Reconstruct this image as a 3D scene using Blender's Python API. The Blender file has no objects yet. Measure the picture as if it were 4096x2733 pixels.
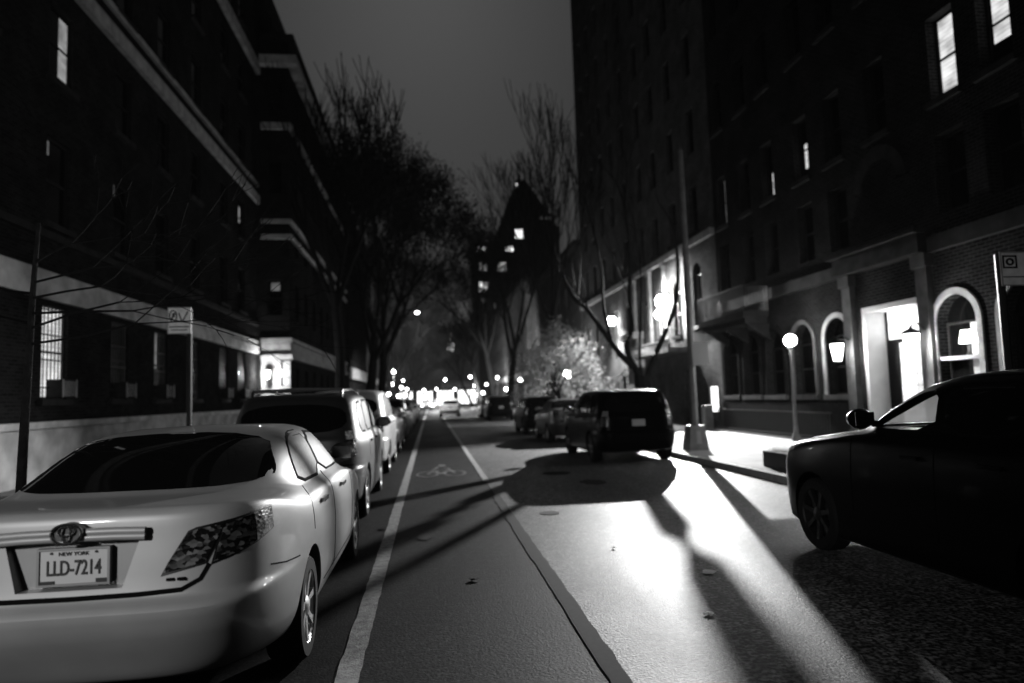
import bpy, bmesh, math, random
from mathutils import Vector, Matrix
from mathutils.bvhtree import BVHTree
from mathutils.geometry import delaunay_2d_cdt
R = math.radians
HAZE = 2e-4
scene = bpy.context.scene
COL = scene.collection
V = Vector

# ------------------------------------------------------------------ materials
def new_mat(name):
    m = bpy.data.materials.new(name); m.use_nodes = True
    nt = m.node_tree
    return m, nt, nt.nodes['Principled BSDF']

def g(v): return (v, v, v, 1)

def plain(name, v, rough=.6, metal=0., spec=.5, coat=0., noise=0., nscale=8., bump=0., bscale=60.):
    m, nt, p = new_mat(name)
    p.inputs['Base Color'].default_value = g(v)
    p.inputs['Roughness'].default_value = rough
    p.inputs['Metallic'].default_value = metal
    p.inputs['Specular IOR Level'].default_value = spec
    if coat:
        p.inputs['Coat Weight'].default_value = coat
        p.inputs['Coat Roughness'].default_value = .06
    if noise or bump:
        tc = nt.nodes.new('ShaderNodeTexCoord')
    if noise:
        n = nt.nodes.new('ShaderNodeTexNoise'); n.inputs['Scale'].default_value = nscale
        n.inputs['Detail'].default_value = 6
        nt.links.new(tc.outputs['Object'], n.inputs['Vector'])
        mr = nt.nodes.new('ShaderNodeMapRange')
        mr.inputs['From Min'].default_value = .3; mr.inputs['From Max'].default_value = .7
        mr.inputs['To Min'].default_value = v * (1 - noise); mr.inputs['To Max'].default_value = v * (1 + noise)
        nt.links.new(n.outputs['Fac'], mr.inputs['Value'])
        nt.links.new(mr.outputs['Result'], p.inputs['Base Color'])
    if bump:
        n2 = nt.nodes.new('ShaderNodeTexNoise'); n2.inputs['Scale'].default_value = bscale
        n2.inputs['Detail'].default_value = 4
        nt.links.new(tc.outputs['Object'], n2.inputs['Vector'])
        b = nt.nodes.new('ShaderNodeBump'); b.inputs['Strength'].default_value = bump
        b.inputs['Distance'].default_value = .02
        nt.links.new(n2.outputs['Fac'], b.inputs['Height'])
        nt.links.new(b.outputs['Normal'], p.inputs['Normal'])
    return m

def emit(name, s, v=1.):
    m, nt, p = new_mat(name)
    p.inputs['Base Color'].default_value = g(.6)
    p.inputs['Emission Color'].default_value = g(v)
    p.inputs['Emission Strength'].default_value = s
    return m

def lit_window(name, s, scale=(2.2, 2.2, 5)):
    m, nt, p = new_mat(name); N, L = nt.nodes, nt.links
    tc = N.new('ShaderNodeTexCoord'); mp = N.new('ShaderNodeMapping'); mp.inputs['Scale'].default_value = scale
    n = N.new('ShaderNodeTexNoise'); n.inputs['Scale'].default_value = 1; n.inputs['Detail'].default_value = 4
    w = N.new('ShaderNodeTexWave'); w.bands_direction = 'Z'; w.inputs['Scale'].default_value = 3.5; w.inputs['Distortion'].default_value = .6
    L.new(tc.outputs['Object'], mp.inputs[0]); L.new(mp.outputs[0], n.inputs['Vector']); L.new(tc.outputs['Object'], w.inputs['Vector'])
    a = N.new('ShaderNodeMapRange'); a.inputs['From Min'].default_value = .3; a.inputs['From Max'].default_value = .7; a.inputs['To Min'].default_value = s * .45; a.inputs['To Max'].default_value = s * 1.25
    L.new(n.outputs['Fac'], a.inputs['Value'])
    b = N.new('ShaderNodeMapRange'); b.inputs['To Min'].default_value = .75; b.inputs['To Max'].default_value = 1.05; L.new(w.outputs['Fac'], b.inputs['Value'])
    q = N.new('ShaderNodeMath'); q.operation = 'MULTIPLY'; L.new(a.outputs[0], q.inputs[0]); L.new(b.outputs[0], q.inputs[1])
    p.inputs['Base Color'].default_value = g(.3); p.inputs['Emission Color'].default_value = g(1); L.new(q.outputs[0], p.inputs['Emission Strength'])
    return m

def brick(name, c1, c2, mortar, rough=.85, bw=.21, rh=.075):
    """running-bond brick mapped on whichever way the wall faces"""
    m, nt, p = new_mat(name)
    N, L = nt.nodes, nt.links
    tc = N.new('ShaderNodeTexCoord'); ge = N.new('ShaderNodeNewGeometry')
    sp = N.new('ShaderNodeSeparateXYZ'); L.new(tc.outputs['Object'], sp.inputs[0])
    sn = N.new('ShaderNodeSeparateXYZ'); L.new(ge.outputs['Normal'], sn.inputs[0])
    ab = N.new('ShaderNodeMath'); ab.operation = 'ABSOLUTE'; L.new(sn.outputs['X'], ab.inputs[0])
    gt = N.new('ShaderNodeMath'); gt.operation = 'GREATER_THAN'; L.new(ab.outputs[0], gt.inputs[0]); gt.inputs[1].default_value = .6
    mx = N.new('ShaderNodeMix'); L.new(gt.outputs[0], mx.inputs['Factor']); L.new(sp.outputs['X'], mx.inputs['A']); L.new(sp.outputs['Y'], mx.inputs['B'])
    cb = N.new('ShaderNodeCombineXYZ'); L.new(mx.outputs['Result'], cb.inputs[0]); L.new(sp.outputs['Z'], cb.inputs[1])
    bt = N.new('ShaderNodeTexBrick'); L.new(cb.outputs[0], bt.inputs['Vector'])
    bt.inputs['Color1'].default_value = g(c1); bt.inputs['Color2'].default_value = g(c2); bt.inputs['Mortar'].default_value = g(mortar)
    bt.inputs['Scale'].default_value = 1; bt.inputs['Brick Width'].default_value = bw; bt.inputs['Row Height'].default_value = rh
    bt.inputs['Mortar Size'].default_value = .008; bt.inputs['Bias'].default_value = -.1
    n = N.new('ShaderNodeTexNoise'); n.inputs['Scale'].default_value = 1.3; n.inputs['Detail'].default_value = 8
    L.new(tc.outputs['Object'], n.inputs['Vector'])
    mr = N.new('ShaderNodeMapRange'); mr.inputs['From Min'].default_value = .3; mr.inputs['From Max'].default_value = .7
    mr.inputs['To Min'].default_value = .65; mr.inputs['To Max'].default_value = 1.2
    L.new(n.outputs['Fac'], mr.inputs['Value'])
    mm = N.new('ShaderNodeMix'); mm.data_type = 'RGBA'; mm.blend_type = 'MULTIPLY'; mm.inputs['Factor'].default_value = 1
    L.new(bt.outputs['Color'], mm.inputs['A']); L.new(mr.outputs['Result'], mm.inputs['B'])
    L.new(mm.outputs['Result'], p.inputs['Base Color'])
    b = N.new('ShaderNodeBump'); b.inputs['Strength'].default_value = .6; b.inputs['Distance'].default_value = .01
    b.invert = True
    L.new(bt.outputs['Fac'], b.inputs['Height']); L.new(b.outputs['Normal'], p.inputs['Normal'])
    p.inputs['Roughness'].default_value = rough
    p.inputs['Specular IOR Level'].default_value = 0
    return m

def asphalt(name, v, rough, spec=.5, fine=.75):
    m, nt, p = new_mat(name)
    N, L = nt.nodes, nt.links
    tc = N.new('ShaderNodeTexCoord')
    def noise(s, d=4, sy=None):
        n = N.new('ShaderNodeTexNoise'); n.inputs['Scale'].default_value = s; n.inputs['Detail'].default_value = d
        if sy:
            mp = N.new('ShaderNodeMapping'); mp.inputs['Scale'].default_value = (1, sy, 1)
            L.new(tc.outputs['Object'], mp.inputs['Vector']); L.new(mp.outputs[0], n.inputs['Vector'])
        else: L.new(tc.outputs['Object'], n.inputs['Vector'])
        return n
    def mr(n, a, b, c, d):
        r = N.new('ShaderNodeMapRange'); r.inputs['From Min'].default_value = a; r.inputs['From Max'].default_value = b
        r.inputs['To Min'].default_value = c; r.inputs['To Max'].default_value = d
        L.new(n.outputs['Fac'], r.inputs['Value']); return r
    n1 = noise(30, 9); n2 = noise(.8, 6, .35); n3 = noise(9, 5)
    a = mr(n1, .42, .62, max(.002, v * (1 - fine)), v * (1 + fine)); b = mr(n2, .3, .7, .5, 1.35); c = mr(n3, .36, .64, .4, 1.4)
    def mul(x, y):
        q = N.new('ShaderNodeMath'); q.operation = 'MULTIPLY'; L.new(x.outputs[0], q.inputs[0]); L.new(y.outputs[0], q.inputs[1]); return q
    q = mul(mul(a, b), c)
    L.new(q.outputs[0], p.inputs['Base Color'])
    r = mr(n2, .3, .7, rough + .06, rough - .06); L.new(r.outputs[0], p.inputs['Roughness'])
    n4 = noise(55, 6)
    bp = N.new('ShaderNodeBump'); bp.inputs['Strength'].default_value = .4; bp.inputs['Distance'].default_value = .010
    L.new(n4.outputs['Fac'], bp.inputs['Height']); L.new(bp.outputs['Normal'], p.inputs['Normal'])
    p.inputs['Specular IOR Level'].default_value = spec
    return m

def concrete(name, v, joint_u=1.5, joint_v=1.5, rough=.8):
    m, nt, p = new_mat(name)
    N, L = nt.nodes, nt.links
    tc = N.new('ShaderNodeTexCoord')
    bt = N.new('ShaderNodeTexBrick'); L.new(tc.outputs['Object'], bt.inputs['Vector'])
    bt.offset = 0; bt.inputs['Scale'].default_value = 1
    bt.inputs['Brick Width'].default_value = joint_u; bt.inputs['Row Height'].default_value = joint_v
    bt.inputs['Mortar Size'].default_value = .008
    bt.inputs['Color1'].default_value = g(v); bt.inputs['Color2'].default_value = g(v * .85); bt.inputs['Mortar'].default_value = g(v * .3)
    n = N.new('ShaderNodeTexNoise'); n.inputs['Scale'].default_value = 4; n.inputs['Detail'].default_value = 10; n.inputs['Roughness'].default_value = .7
    L.new(tc.outputs['Object'], n.inputs['Vector'])
    mr = N.new('ShaderNodeMapRange'); mr.inputs['From Min'].default_value = .3; mr.inputs['From Max'].default_value = .7
    mr.inputs['To Min'].default_value = .7; mr.inputs['To Max'].default_value = 1.15
    L.new(n.outputs['Fac'], mr.inputs['Value'])
    mm = N.new('ShaderNodeMix'); mm.data_type = 'RGBA'; mm.blend_type = 'MULTIPLY'; mm.inputs['Factor'].default_value = 1
    L.new(bt.outputs['Color'], mm.inputs['A']); L.new(mr.outputs['Result'], mm.inputs['B'])
    L.new(mm.outputs['Result'], p.inputs['Base Color'])
    p.inputs['Roughness'].default_value = rough
    return m

M = {}
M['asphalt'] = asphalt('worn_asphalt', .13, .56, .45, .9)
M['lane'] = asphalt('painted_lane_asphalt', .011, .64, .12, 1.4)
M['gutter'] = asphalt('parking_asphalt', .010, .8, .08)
M['tar'] = plain('tar_seam', .012, .8, spec=.15, noise=.5, nscale=20)
M['line'] = plain('worn_road_paint', .34, .7, noise=.45, nscale=14, bump=.3)
M['side'] = concrete('pavement_concrete', .36)
M['kerb'] = plain('kerb_granite', .42, .7, noise=.3, nscale=12, bump=.3)
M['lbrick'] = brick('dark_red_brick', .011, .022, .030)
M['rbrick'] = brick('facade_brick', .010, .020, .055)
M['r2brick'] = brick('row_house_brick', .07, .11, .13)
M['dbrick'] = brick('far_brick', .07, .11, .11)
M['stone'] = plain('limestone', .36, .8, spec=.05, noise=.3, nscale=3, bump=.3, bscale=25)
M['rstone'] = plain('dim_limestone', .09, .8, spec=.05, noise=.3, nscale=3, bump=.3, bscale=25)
M['dplinth'] = plain('black_plinth_stone', .010, .85, spec=.05, noise=.4, nscale=4)
M['base'] = plain('pale_base_stone', .55, .8, spec=.05, noise=.35, nscale=2, bump=.3, bscale=25)
M['dstone'] = plain('weathered_stone', .025, .85, spec=.05, noise=.35, nscale=3, bump=.3, bscale=25)
M['white'] = plain('white_paint', .7, .5, noise=.1, nscale=4)
M['frame'] = plain('dark_window_frame', .012, .6, spec=.1)
M['glass'] = plain('night_window_glass', .003, .06, spec=.2)
M['tint'] = plain('car_glass', .004, .04, spec=.35)
M['sideglass'] = plain('dusty_side_glass', .035, .5, spec=.22, noise=.5, nscale=30)
def dusty():
    m, nt, p = new_mat('dusty_translucent_glass')
    nt.nodes.remove(p); o = nt.nodes['Material Output']
    a = nt.nodes.new('ShaderNodeBsdfTransparent'); b = nt.nodes.new('ShaderNodeBsdfTranslucent'); c = nt.nodes.new('ShaderNodeMixShader')
    a.inputs[0].default_value = g(.16); b.inputs[0].default_value = g(.5); c.inputs[0].default_value = .5
    nt.links.new(a.outputs[0], c.inputs[1]); nt.links.new(b.outputs[0], c.inputs[2]); nt.links.new(c.outputs[0], o.inputs['Surface'])
    return m
M['dusty'] = dusty()
M['black'] = plain('black_iron', .012, .5, spec=.4)
M['rubber'] = plain('tyre_rubber', .006, .8, spec=.2)
M['silver'] = plain('silver_paint', .34, .45, metal=.15, coat=.3, noise=.10, nscale=2.5)
M['lsilver'] = plain('pale_silver_paint', .55, .4, metal=.3, coat=.6)
M['dgrey'] = plain('dark_grey_paint', .13, .35, metal=.5, coat=.7)
M['mgrey'] = plain('mid_grey_paint', .22, .35, metal=.5, coat=.6)
M['bpaint'] = plain('black_paint', .002, .3, coat=.05, spec=.05)
M['wpaint'] = plain('white_car_paint', .6, .3, coat=.5)
M['chrome'] = plain('chrome', .7, .15, metal=1)
M['darkalloy'] = plain('black_wheel', .02, .4, metal=.6)
M['alloy'] = plain('alloy_wheel', .55, .38, metal=.8)
M['seam'] = plain('panel_gap', .004, .9, spec=.05)
def lens(name, lo, hi, thr):
    m, nt, p = new_mat(name); N, L = nt.nodes, nt.links
    tc = N.new('ShaderNodeTexCoord'); mp = N.new('ShaderNodeMapping'); mp.inputs['Scale'].default_value = (38, 38, 60)
    vo = N.new('ShaderNodeTexVoronoi'); vo.inputs['Scale'].default_value = 1
    L.new(tc.outputs['Object'], mp.inputs['Vector']); L.new(mp.outputs[0], vo.inputs['Vector'])
    sp = N.new('ShaderNodeSeparateColor'); L.new(vo.outputs['Color'], sp.inputs[0])
    mr = N.new('ShaderNodeMapRange'); mr.inputs['From Min'].default_value = thr; mr.inputs['From Max'].default_value = 1
    mr.inputs['To Min'].default_value = lo; mr.inputs['To Max'].default_value = hi
    L.new(sp.outputs[0], mr.inputs['Value']); L.new(mr.outputs['Result'], p.inputs['Base Color'])
    bp = N.new('ShaderNodeBump'); bp.inputs['Strength'].default_value = .2; bp.inputs['Distance'].default_value = .01
    L.new(vo.outputs['Distance'], bp.inputs['Height']); L.new(bp.outputs['Normal'], p.inputs['Normal'])
    p.inputs['Roughness'].default_value = .2; p.inputs['Coat Weight'].default_value = .5
    return m
M['lamp_dark'] = lens('tinted_tail_lens', .003, .16, .55)
M['lamp_clear'] = lens('clear_tail_lens', .10, .75, .1)
M['bezel'] = plain('lamp_bezel', .004, .4)
M['plate'] = plain('number_plate', .5, .5)
M['ink'] = plain('plate_ink', .02, .5)
M['pole'] = plain('galvanised_steel', .15, .55, metal=.3, noise=.25, nscale=6)
M['sign'] = plain('sign_face', .85, .5, noise=.2, nscale=9)
M['signback'] = plain('sign_back', .26, .5, metal=.3)
M['bark'] = plain('bark', .012, .9, spec=.1, noise=.5, nscale=12, bump=.6, bscale=30)
M['twig'] = plain('twigs', .006, .9, spec=.1)
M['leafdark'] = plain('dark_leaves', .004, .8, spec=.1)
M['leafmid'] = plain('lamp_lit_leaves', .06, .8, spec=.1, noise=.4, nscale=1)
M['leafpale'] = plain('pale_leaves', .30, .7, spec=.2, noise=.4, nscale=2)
M['lampA'] = emit('flood_lamp_glow', 90)
M['lampB'] = emit('globe_glow', 45)
M['lant'] = emit('lantern_glow', 11)
M['door'] = lit_window('lit_door_glass', 1.7)
M['win'] = lit_window('lit_window', .95)
M['win2'] = lit_window('dim_lit_window', .30)
M['win3'] = lit_window('faint_window_and_glint', .10)
M['far'] = emit('far_lamp_glow', 14)
M['farwin'] = emit('far_window_glow', 2.6)
M['tower'] = plain('dark_tower_stone', .012, .9, spec=.05)
M['curtain'] = plain('curtain', .25, .9)

# ------------------------------------------------------------------ mesh helper
class MB:
    def __init__(s): s.v = []; s.f = []; s.mi = []; s.cur = 0
    def add(s, vs, fs):
        b = len(s.v); s.v += [tuple(v) for v in vs]
        for f in fs: s.f.append(tuple(i + b for i in f)); s.mi.append(s.cur)
        return s
    def box(s, x0, x1, y0, y1, z0, z1):
        if x0 > x1: x0, x1 = x1, x0
        if y0 > y1: y0, y1 = y1, y0
        vs = [(x, y, z) for z in (z0, z1) for y in (y0, y1) for x in (x0, x1)]
        return s.add(vs, [(0, 2, 3, 1), (4, 5, 7, 6), (0, 1, 5, 4), (2, 6, 7, 3), (0, 4, 6, 2), (1, 3, 7, 5)])
    def tube(s, pts, rad, n=8, cap=True):
        """swept tube through pts with radius per point"""
        pts = [V(p) for p in pts]
        if not isinstance(rad, (list, tuple)): rad = [rad] * len(pts)
        vs = []; fs = []
        for i, p in enumerate(pts):
            d = (pts[min(i + 1, len(pts) - 1)] - pts[max(i - 1, 0)])
            d = d.normalized() if d.length > 1e-9 else V((0, 0, 1))
            a = d.orthogonal().normalized() if abs(d.z) < .9 else V((1, 0, 0)).cross(d).normalized()
            if abs(d.z) < .9: a = V((0, 0, 1)).cross(d).normalized()
            b = d.cross(a)
            for k in range(n):
                t = 2 * math.pi * k / n
                vs.append(p + (a * math.cos(t) + b * math.sin(t)) * rad[i])
        for i in range(len(pts) - 1):
            for k in range(n):
                fs.append((i * n + k, i * n + (k + 1) % n, (i + 1) * n + (k + 1) % n, (i + 1) * n + k))
        if cap:
            fs.append(tuple(range(n))[::-1]); fs.append(tuple((len(pts) - 1) * n + k for k in range(n)))
        return s.add(vs, fs)
    def lathe(s, prof, n=20, c=(0, 0, 0), axis='z', close=True):
        vs = []; fs = []
        for r, h in prof:
            for k in range(n):
                t = 2 * math.pi * k / n; a, b = r * math.cos(t), r * math.sin(t)
                vs.append({'z': (c[0] + a, c[1] + b, c[2] + h), 'x': (c[0] + h, c[1] + a, c[2] + b), 'y': (c[0] + a, c[1] + h, c[2] + b)}[axis])
        m = len(prof)
        for i in range(m - 1):
            for k in range(n):
                fs.append((i * n + k, i * n + (k + 1) % n, (i + 1) * n + (k + 1) % n, (i + 1) * n + k))
        if close:
            fs.append(tuple(range(n))[::-1]); fs.append(tuple((m - 1) * n + k for k in range(n)))
        return s.add(vs, fs)
    def sphere(s, c, r, n=16, sz=1.):
        k = n // 2
        return s.lathe([(max(1e-4, r * math.sin(math.pi * i / k)), -r * sz * math.cos(math.pi * i / k)) for i in range(k + 1)], n, c, 'z', False)
    def quad(s, a, b, c, d): return s.add([a, b, c, d], [(0, 1, 2, 3)])
    def build(s, name, mat, parent=None, smooth=False, loc=None):
        me = bpy.data.meshes.new(name); me.from_pydata(s.v, [], s.f)
        for m in (mat if isinstance(mat, (list, tuple)) else [mat]): me.materials.append(m)
        if any(s.mi): me.polygons.foreach_set('material_index', s.mi)
        bm = bmesh.new(); bm.from_mesh(me); bmesh.ops.recalc_face_normals(bm, faces=bm.faces); bm.to_mesh(me); bm.free()
        if smooth:
            me.polygons.foreach_set('use_smooth', [True] * len(me.polygons))
            try: me.set_sharp_from_angle(angle=R(38))
            except Exception: pass
        me.update()
        return link(name, me, parent, loc)

def link(name, data, parent=None, loc=None):
    o = bpy.data.objects.new(name, data); COL.objects.link(o)
    if parent: o.parent = parent
    if loc: o.location = loc
    return o
def tag(o, label=None, cat=None, group=None, kind=None):
    if label: o['label'] = label
    if cat: o['category'] = cat
    if group: o['group'] = group
    if kind: o['kind'] = kind
    return o
def thing(name, label, cat, loc=(0, 0, 0), group=None, rz=0):
    o = link(name, None, None, loc); o.rotation_euler = (0, 0, rz); o.empty_display_size = .3
    return tag(o, label, cat, group)
def copy_tree(o, parent=None):
    c = o.copy(); COL.objects.link(c)
    if parent: c.parent = parent
    for ch in list(o.children): copy_tree(ch, c)
    return c

def text_mesh(name, txt, size, mat, parent, xf, depth=.002, sx=1.):
    cu = bpy.data.curves.new(name, 'FONT'); cu.body = txt; cu.size = size
    cu.align_x = 'CENTER'; cu.align_y = 'CENTER'; cu.extrude = depth; cu.resolution_u = 3; cu.offset = .0012 if size > .05 else 0
    t = bpy.data.objects.new(name, cu); COL.objects.link(t)
    dg = bpy.context.evaluated_depsgraph_get(); dg.update()
    me = bpy.data.meshes.new_from_object(t.evaluated_get(dg))
    bpy.data.objects.remove(t); bpy.data.curves.remove(cu)
    me.transform(Matrix.Diagonal((sx, 1, 1, 1))); me.transform(xf)
    me.materials.clear(); me.materials.append(mat); me.name = name
    return link(name, me, parent)

# ------------------------------------------------------------------ cars
def catmull(p0, p1, p2, p3, t):
    # tension-limited so that tight creases do not overshoot
    m1 = (p2 - p0) * .5; m2 = (p3 - p1) * .5
    d = p2 - p1
    if d == 0 or m1 * d < 0: m1 = 0
    if d == 0 or m2 * d < 0: m2 = 0
    if abs(m1) > 1.5 * abs(d): m1 = 1.5 * d
    if abs(m2) > 1.5 * abs(d): m2 = 1.5 * d
    t2 = t * t; t3 = t2 * t
    return (2 * t3 - 3 * t2 + 1) * p1 + (t3 - 2 * t2 + t) * m1 + (-2 * t3 + 3 * t2) * p2 + (t3 - t2) * m2

def body_mesh(rings, Mpts=160, sub=4, blend=.3):
    rows = []
    for i in range(len(rings) - 1):
        a, b, c, d = rings[max(i - 1, 0)], rings[i], rings[i + 1], rings[min(i + 2, len(rings) - 1)]
        for k in range(sub):
            rows.append([catmull(a[j], b[j], c[j], d[j], k / sub) for j in range(7)])
    rows.append(list(rings[-1]))
    vs = []; fs = []
    for (yr, zr, W, zs, yf, zf, n) in rows:
        dense = []
        for k in range(721):
            t = -math.pi / 2 + 2 * math.pi * k / 720
            c_, s_ = math.cos(t), math.sin(t)
            x = W * math.copysign(abs(c_) ** (2 / n), c_); y = (yr + yf) / 2 + (yf - yr) / 2 * math.copysign(abs(s_) ** (2 / n), s_)
            dense.append((x, y))
        L = [0]
        for p, q in zip(dense, dense[1:]): L.append(L[-1] + math.hypot(q[0] - p[0], q[1] - p[1]))
        j = 0
        for k in range(Mpts):
            tgt = L[-1] * k / Mpts
            while j < 719 and L[j + 1] < tgt: j += 1
            u = (tgt - L[j]) / max(1e-9, L[j + 1] - L[j])
            x = dense[j][0] + (dense[j + 1][0] - dense[j][0]) * u; y = dense[j][1] + (dense[j + 1][1] - dense[j][1]) * u
            f = (y - yr) / max(1e-6, yf - yr)
            tr = max(0, 1 - f / blend); tf = max(0, 1 - (1 - f) / blend)
            z = zs + (zr - zs) * tr * tr * (3 - 2 * tr) + (zf - zs) * tf * tf * (3 - 2 * tf)
            vs.append((x, y, z))
    nr = len(rows)
    for i in range(nr - 1):
        for k in range(Mpts):
            fs.append((i * Mpts + k, i * Mpts + (k + 1) % Mpts, (i + 1) * Mpts + (k + 1) % Mpts, (i + 1) * Mpts + k))
    fs.append(tuple(range(Mpts))[::-1]); fs.append(tuple((nr - 1) * Mpts + k for k in range(Mpts)))
    return vs, fs

def boolean_cut(o, cutters):
    """cut wheel arches, recesses and window openings out of a body and keep the result as its mesh"""
    for c in cutters:
        c.parent = o.parent
        md = o.modifiers.new('cut', 'BOOLEAN'); md.operation = 'DIFFERENCE'; md.object = c; md.solver = 'EXACT'
    dg = bpy.context.evaluated_depsgraph_get(); dg.update()
    me = bpy.data.meshes.new_from_object(o.evaluated_get(dg))
    o.modifiers.clear(); old = o.data; o.data = me; bpy.data.meshes.remove(old)
    for c in cutters:
        d = c.data; bpy.data.objects.remove(c); bpy.data.meshes.remove(d)
    me.polygons.foreach_set('use_smooth', [True] * len(me.polygons))
    try: me.set_sharp_from_angle(angle=R(40))
    except Exception: pass

def chaikin(poly, it=2, r=.22):
    for _ in range(it):
        q = []
        for i in range(len(poly)):
            a, b = poly[i], poly[(i + 1) % len(poly)]
            q.append((a[0] + (b[0] - a[0]) * r, a[1] + (b[1] - a[1]) * r)); q.append((a[0] + (b[0] - a[0]) * (1 - r), a[1] + (b[1] - a[1]) * (1 - r)))
        poly = q
    return poly

def patch(bvh, poly, d, off=.006, step=.04, thick=.02, rnd=2, mirror=False):
    """a panel with outline poly in (s, z), laid on the body along direction d; s runs along (d.y, -d.x)"""
    d = V(d).normalized(); rt = V((d.y, -d.x, 0))
    if rnd: poly = chaikin(poly, rnd)
    den = []
    for i in range(len(poly)):
        a, b = poly[i], poly[(i + 1) % len(poly)]
        k = max(1, int(math.hypot(b[0] - a[0], b[1] - a[1]) / step))
        den += [(a[0] + (b[0] - a[0]) * j / k, a[1] + (b[1] - a[1]) * j / k) for j in range(k)]
    n = len(den)
    xs = [p[0] for p in den]; zs = [p[1] for p in den]
    pts = list(den)
    x = min(xs) + step / 2
    while x < max(xs):
        z = min(zs) + step / 2
        while z < max(zs):
            pts.append((x, z)); z += step
        x += step
    r = delaunay_2d_cdt([V(p) for p in pts], [], [list(range(n))], 1, 1e-5)
    v2, fc = r[0], r[2]
    out = []; ok = []
    for p in v2:
        o = rt * p[0] + V((0, 0, p[1])) - d * 6
        h = bvh.ray_cast(o, d)
        out.append((h[0] - d * off) if h[0] is not None else None)
    mb = MB(); idx = {}
    good = [f for f in fc if all(out[i] is not None for i in f)]
    used = sorted({i for f in good for i in f})
    for i in used: idx[i] = len(idx)
    vs = [out[i] for i in used] + [out[i] + d * (thick + off) for i in used]
    m = len(used)
    fs = [tuple(idx[i] for i in f) for f in good]
    ed = {}
    for f in fs:
        for a, b in zip(f, f[1:] + f[:1]): ed[(a, b)] = 1
    sk = [(a, b, b + m, a + m) for (a, b) in ed if (b, a) not in ed]
    if mirror: vs = [V((-v.x, v.y, v.z)) for v in vs]
    mb.add(vs, fs + sk)
    return mb

def ribbon(line, w):
    """closed outline of a strip of width w along a 2D polyline"""
    L = []; Rr = []
    for i, p in enumerate(line):
        a = line[max(i - 1, 0)]; b = line[min(i + 1, len(line) - 1)]
        dx, dy = b[0] - a[0], b[1] - a[1]; l = math.hypot(dx, dy) or 1
        nx, ny = -dy / l * w / 2, dx / l * w / 2
        L.append((p[0] + nx, p[1] + ny)); Rr.append((p[0] - nx, p[1] - ny))
    return L + Rr[::-1]

SEDAN = [
 (.50,.25,.76,.20,4.77,.20,4), (.33,.29,.85,.24,4.97,.26,4.5), (.19,.43,.90,.40,5.07,.45,5.5), (.045,.60,.91,.58,5.07,.58,6),
 (.0,.705,.912,.68,5.04,.68,6.2), (.07,.755,.912,.72,5.01,.71,6.2), (.085,.82,.91,.78,4.99,.75,6.2), (.11,1.0,.90,.89,4.91,.81,6.2),
 (.125,1.125,.885,.965,4.79,.86,6.2), (.17,1.162,.865,1.01,4.42,.93,6.2), (.56,1.168,.835,1.045,4.02,1.0,5), (.68,1.19,.80,1.085,3.87,1.06,5),
 (1.12,1.37,.70,1.32,3.29,1.32,4.6), (1.45,1.46,.62,1.43,2.99,1.435,4.2), (1.78,1.495,.48,1.48,2.75,1.475,3.6), (2.0,1.505,.15,1.495,2.4,1.495,2.6)]
SUV = [
 (.28,.25,.82,.20,4.40,.22,5), (.06,.31,.90,.26,4.55,.30,6), (.0,.55,.925,.50,4.60,.55,7), (.0,.70,.93,.66,4.60,.68,7),
 (.06,.735,.93,.72,4.58,.72,7), (.07,.80,.93,.80,4.56,.80,7), (.09,1.0,.922,.97,4.48,.96,7), (.10,1.07,.905,1.04,4.20,1.06,7),
 (.13,1.13,.88,1.10,3.62,1.12,7), (.22,1.35,.83,1.35,3.20,1.36,7), (.36,1.58,.765,1.585,2.80,1.58,6), (.46,1.64,.71,1.645,2.55,1.645,5.5),
 (.75,1.672,.52,1.67,2.2,1.67,5), (1.1,1.68,.15,1.68,1.8,1.68,3)]
NEAR = [
 (.28,.22,.84,.17,4.50,.17,5), (.06,.30,.92,.22,4.66,.26,6), (.0,.58,.935,.52,4.70,.55,6), (.0,.72,.94,.70,4.70,.72,6),
 (.05,.78,.94,.80,4.68,.85,6), (.08,1.0,.93,1.0,4.58,.99,6), (.10,1.10,.915,1.12,4.38,1.07,6), (.14,1.18,.89,1.19,3.75,1.17,6.5),
 (.18,1.25,.865,1.245,3.22,1.245,6.5), (.26,1.42,.82,1.42,2.90,1.42,6.5), (.40,1.64,.75,1.64,2.42,1.63,6), (.52,1.70,.69,1.70,2.15,1.695,5.5),
 (.8,1.735,.5,1.73,1.9,1.73,5), (1.1,1.745,.15,1.745,1.6,1.745,3)]

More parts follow.
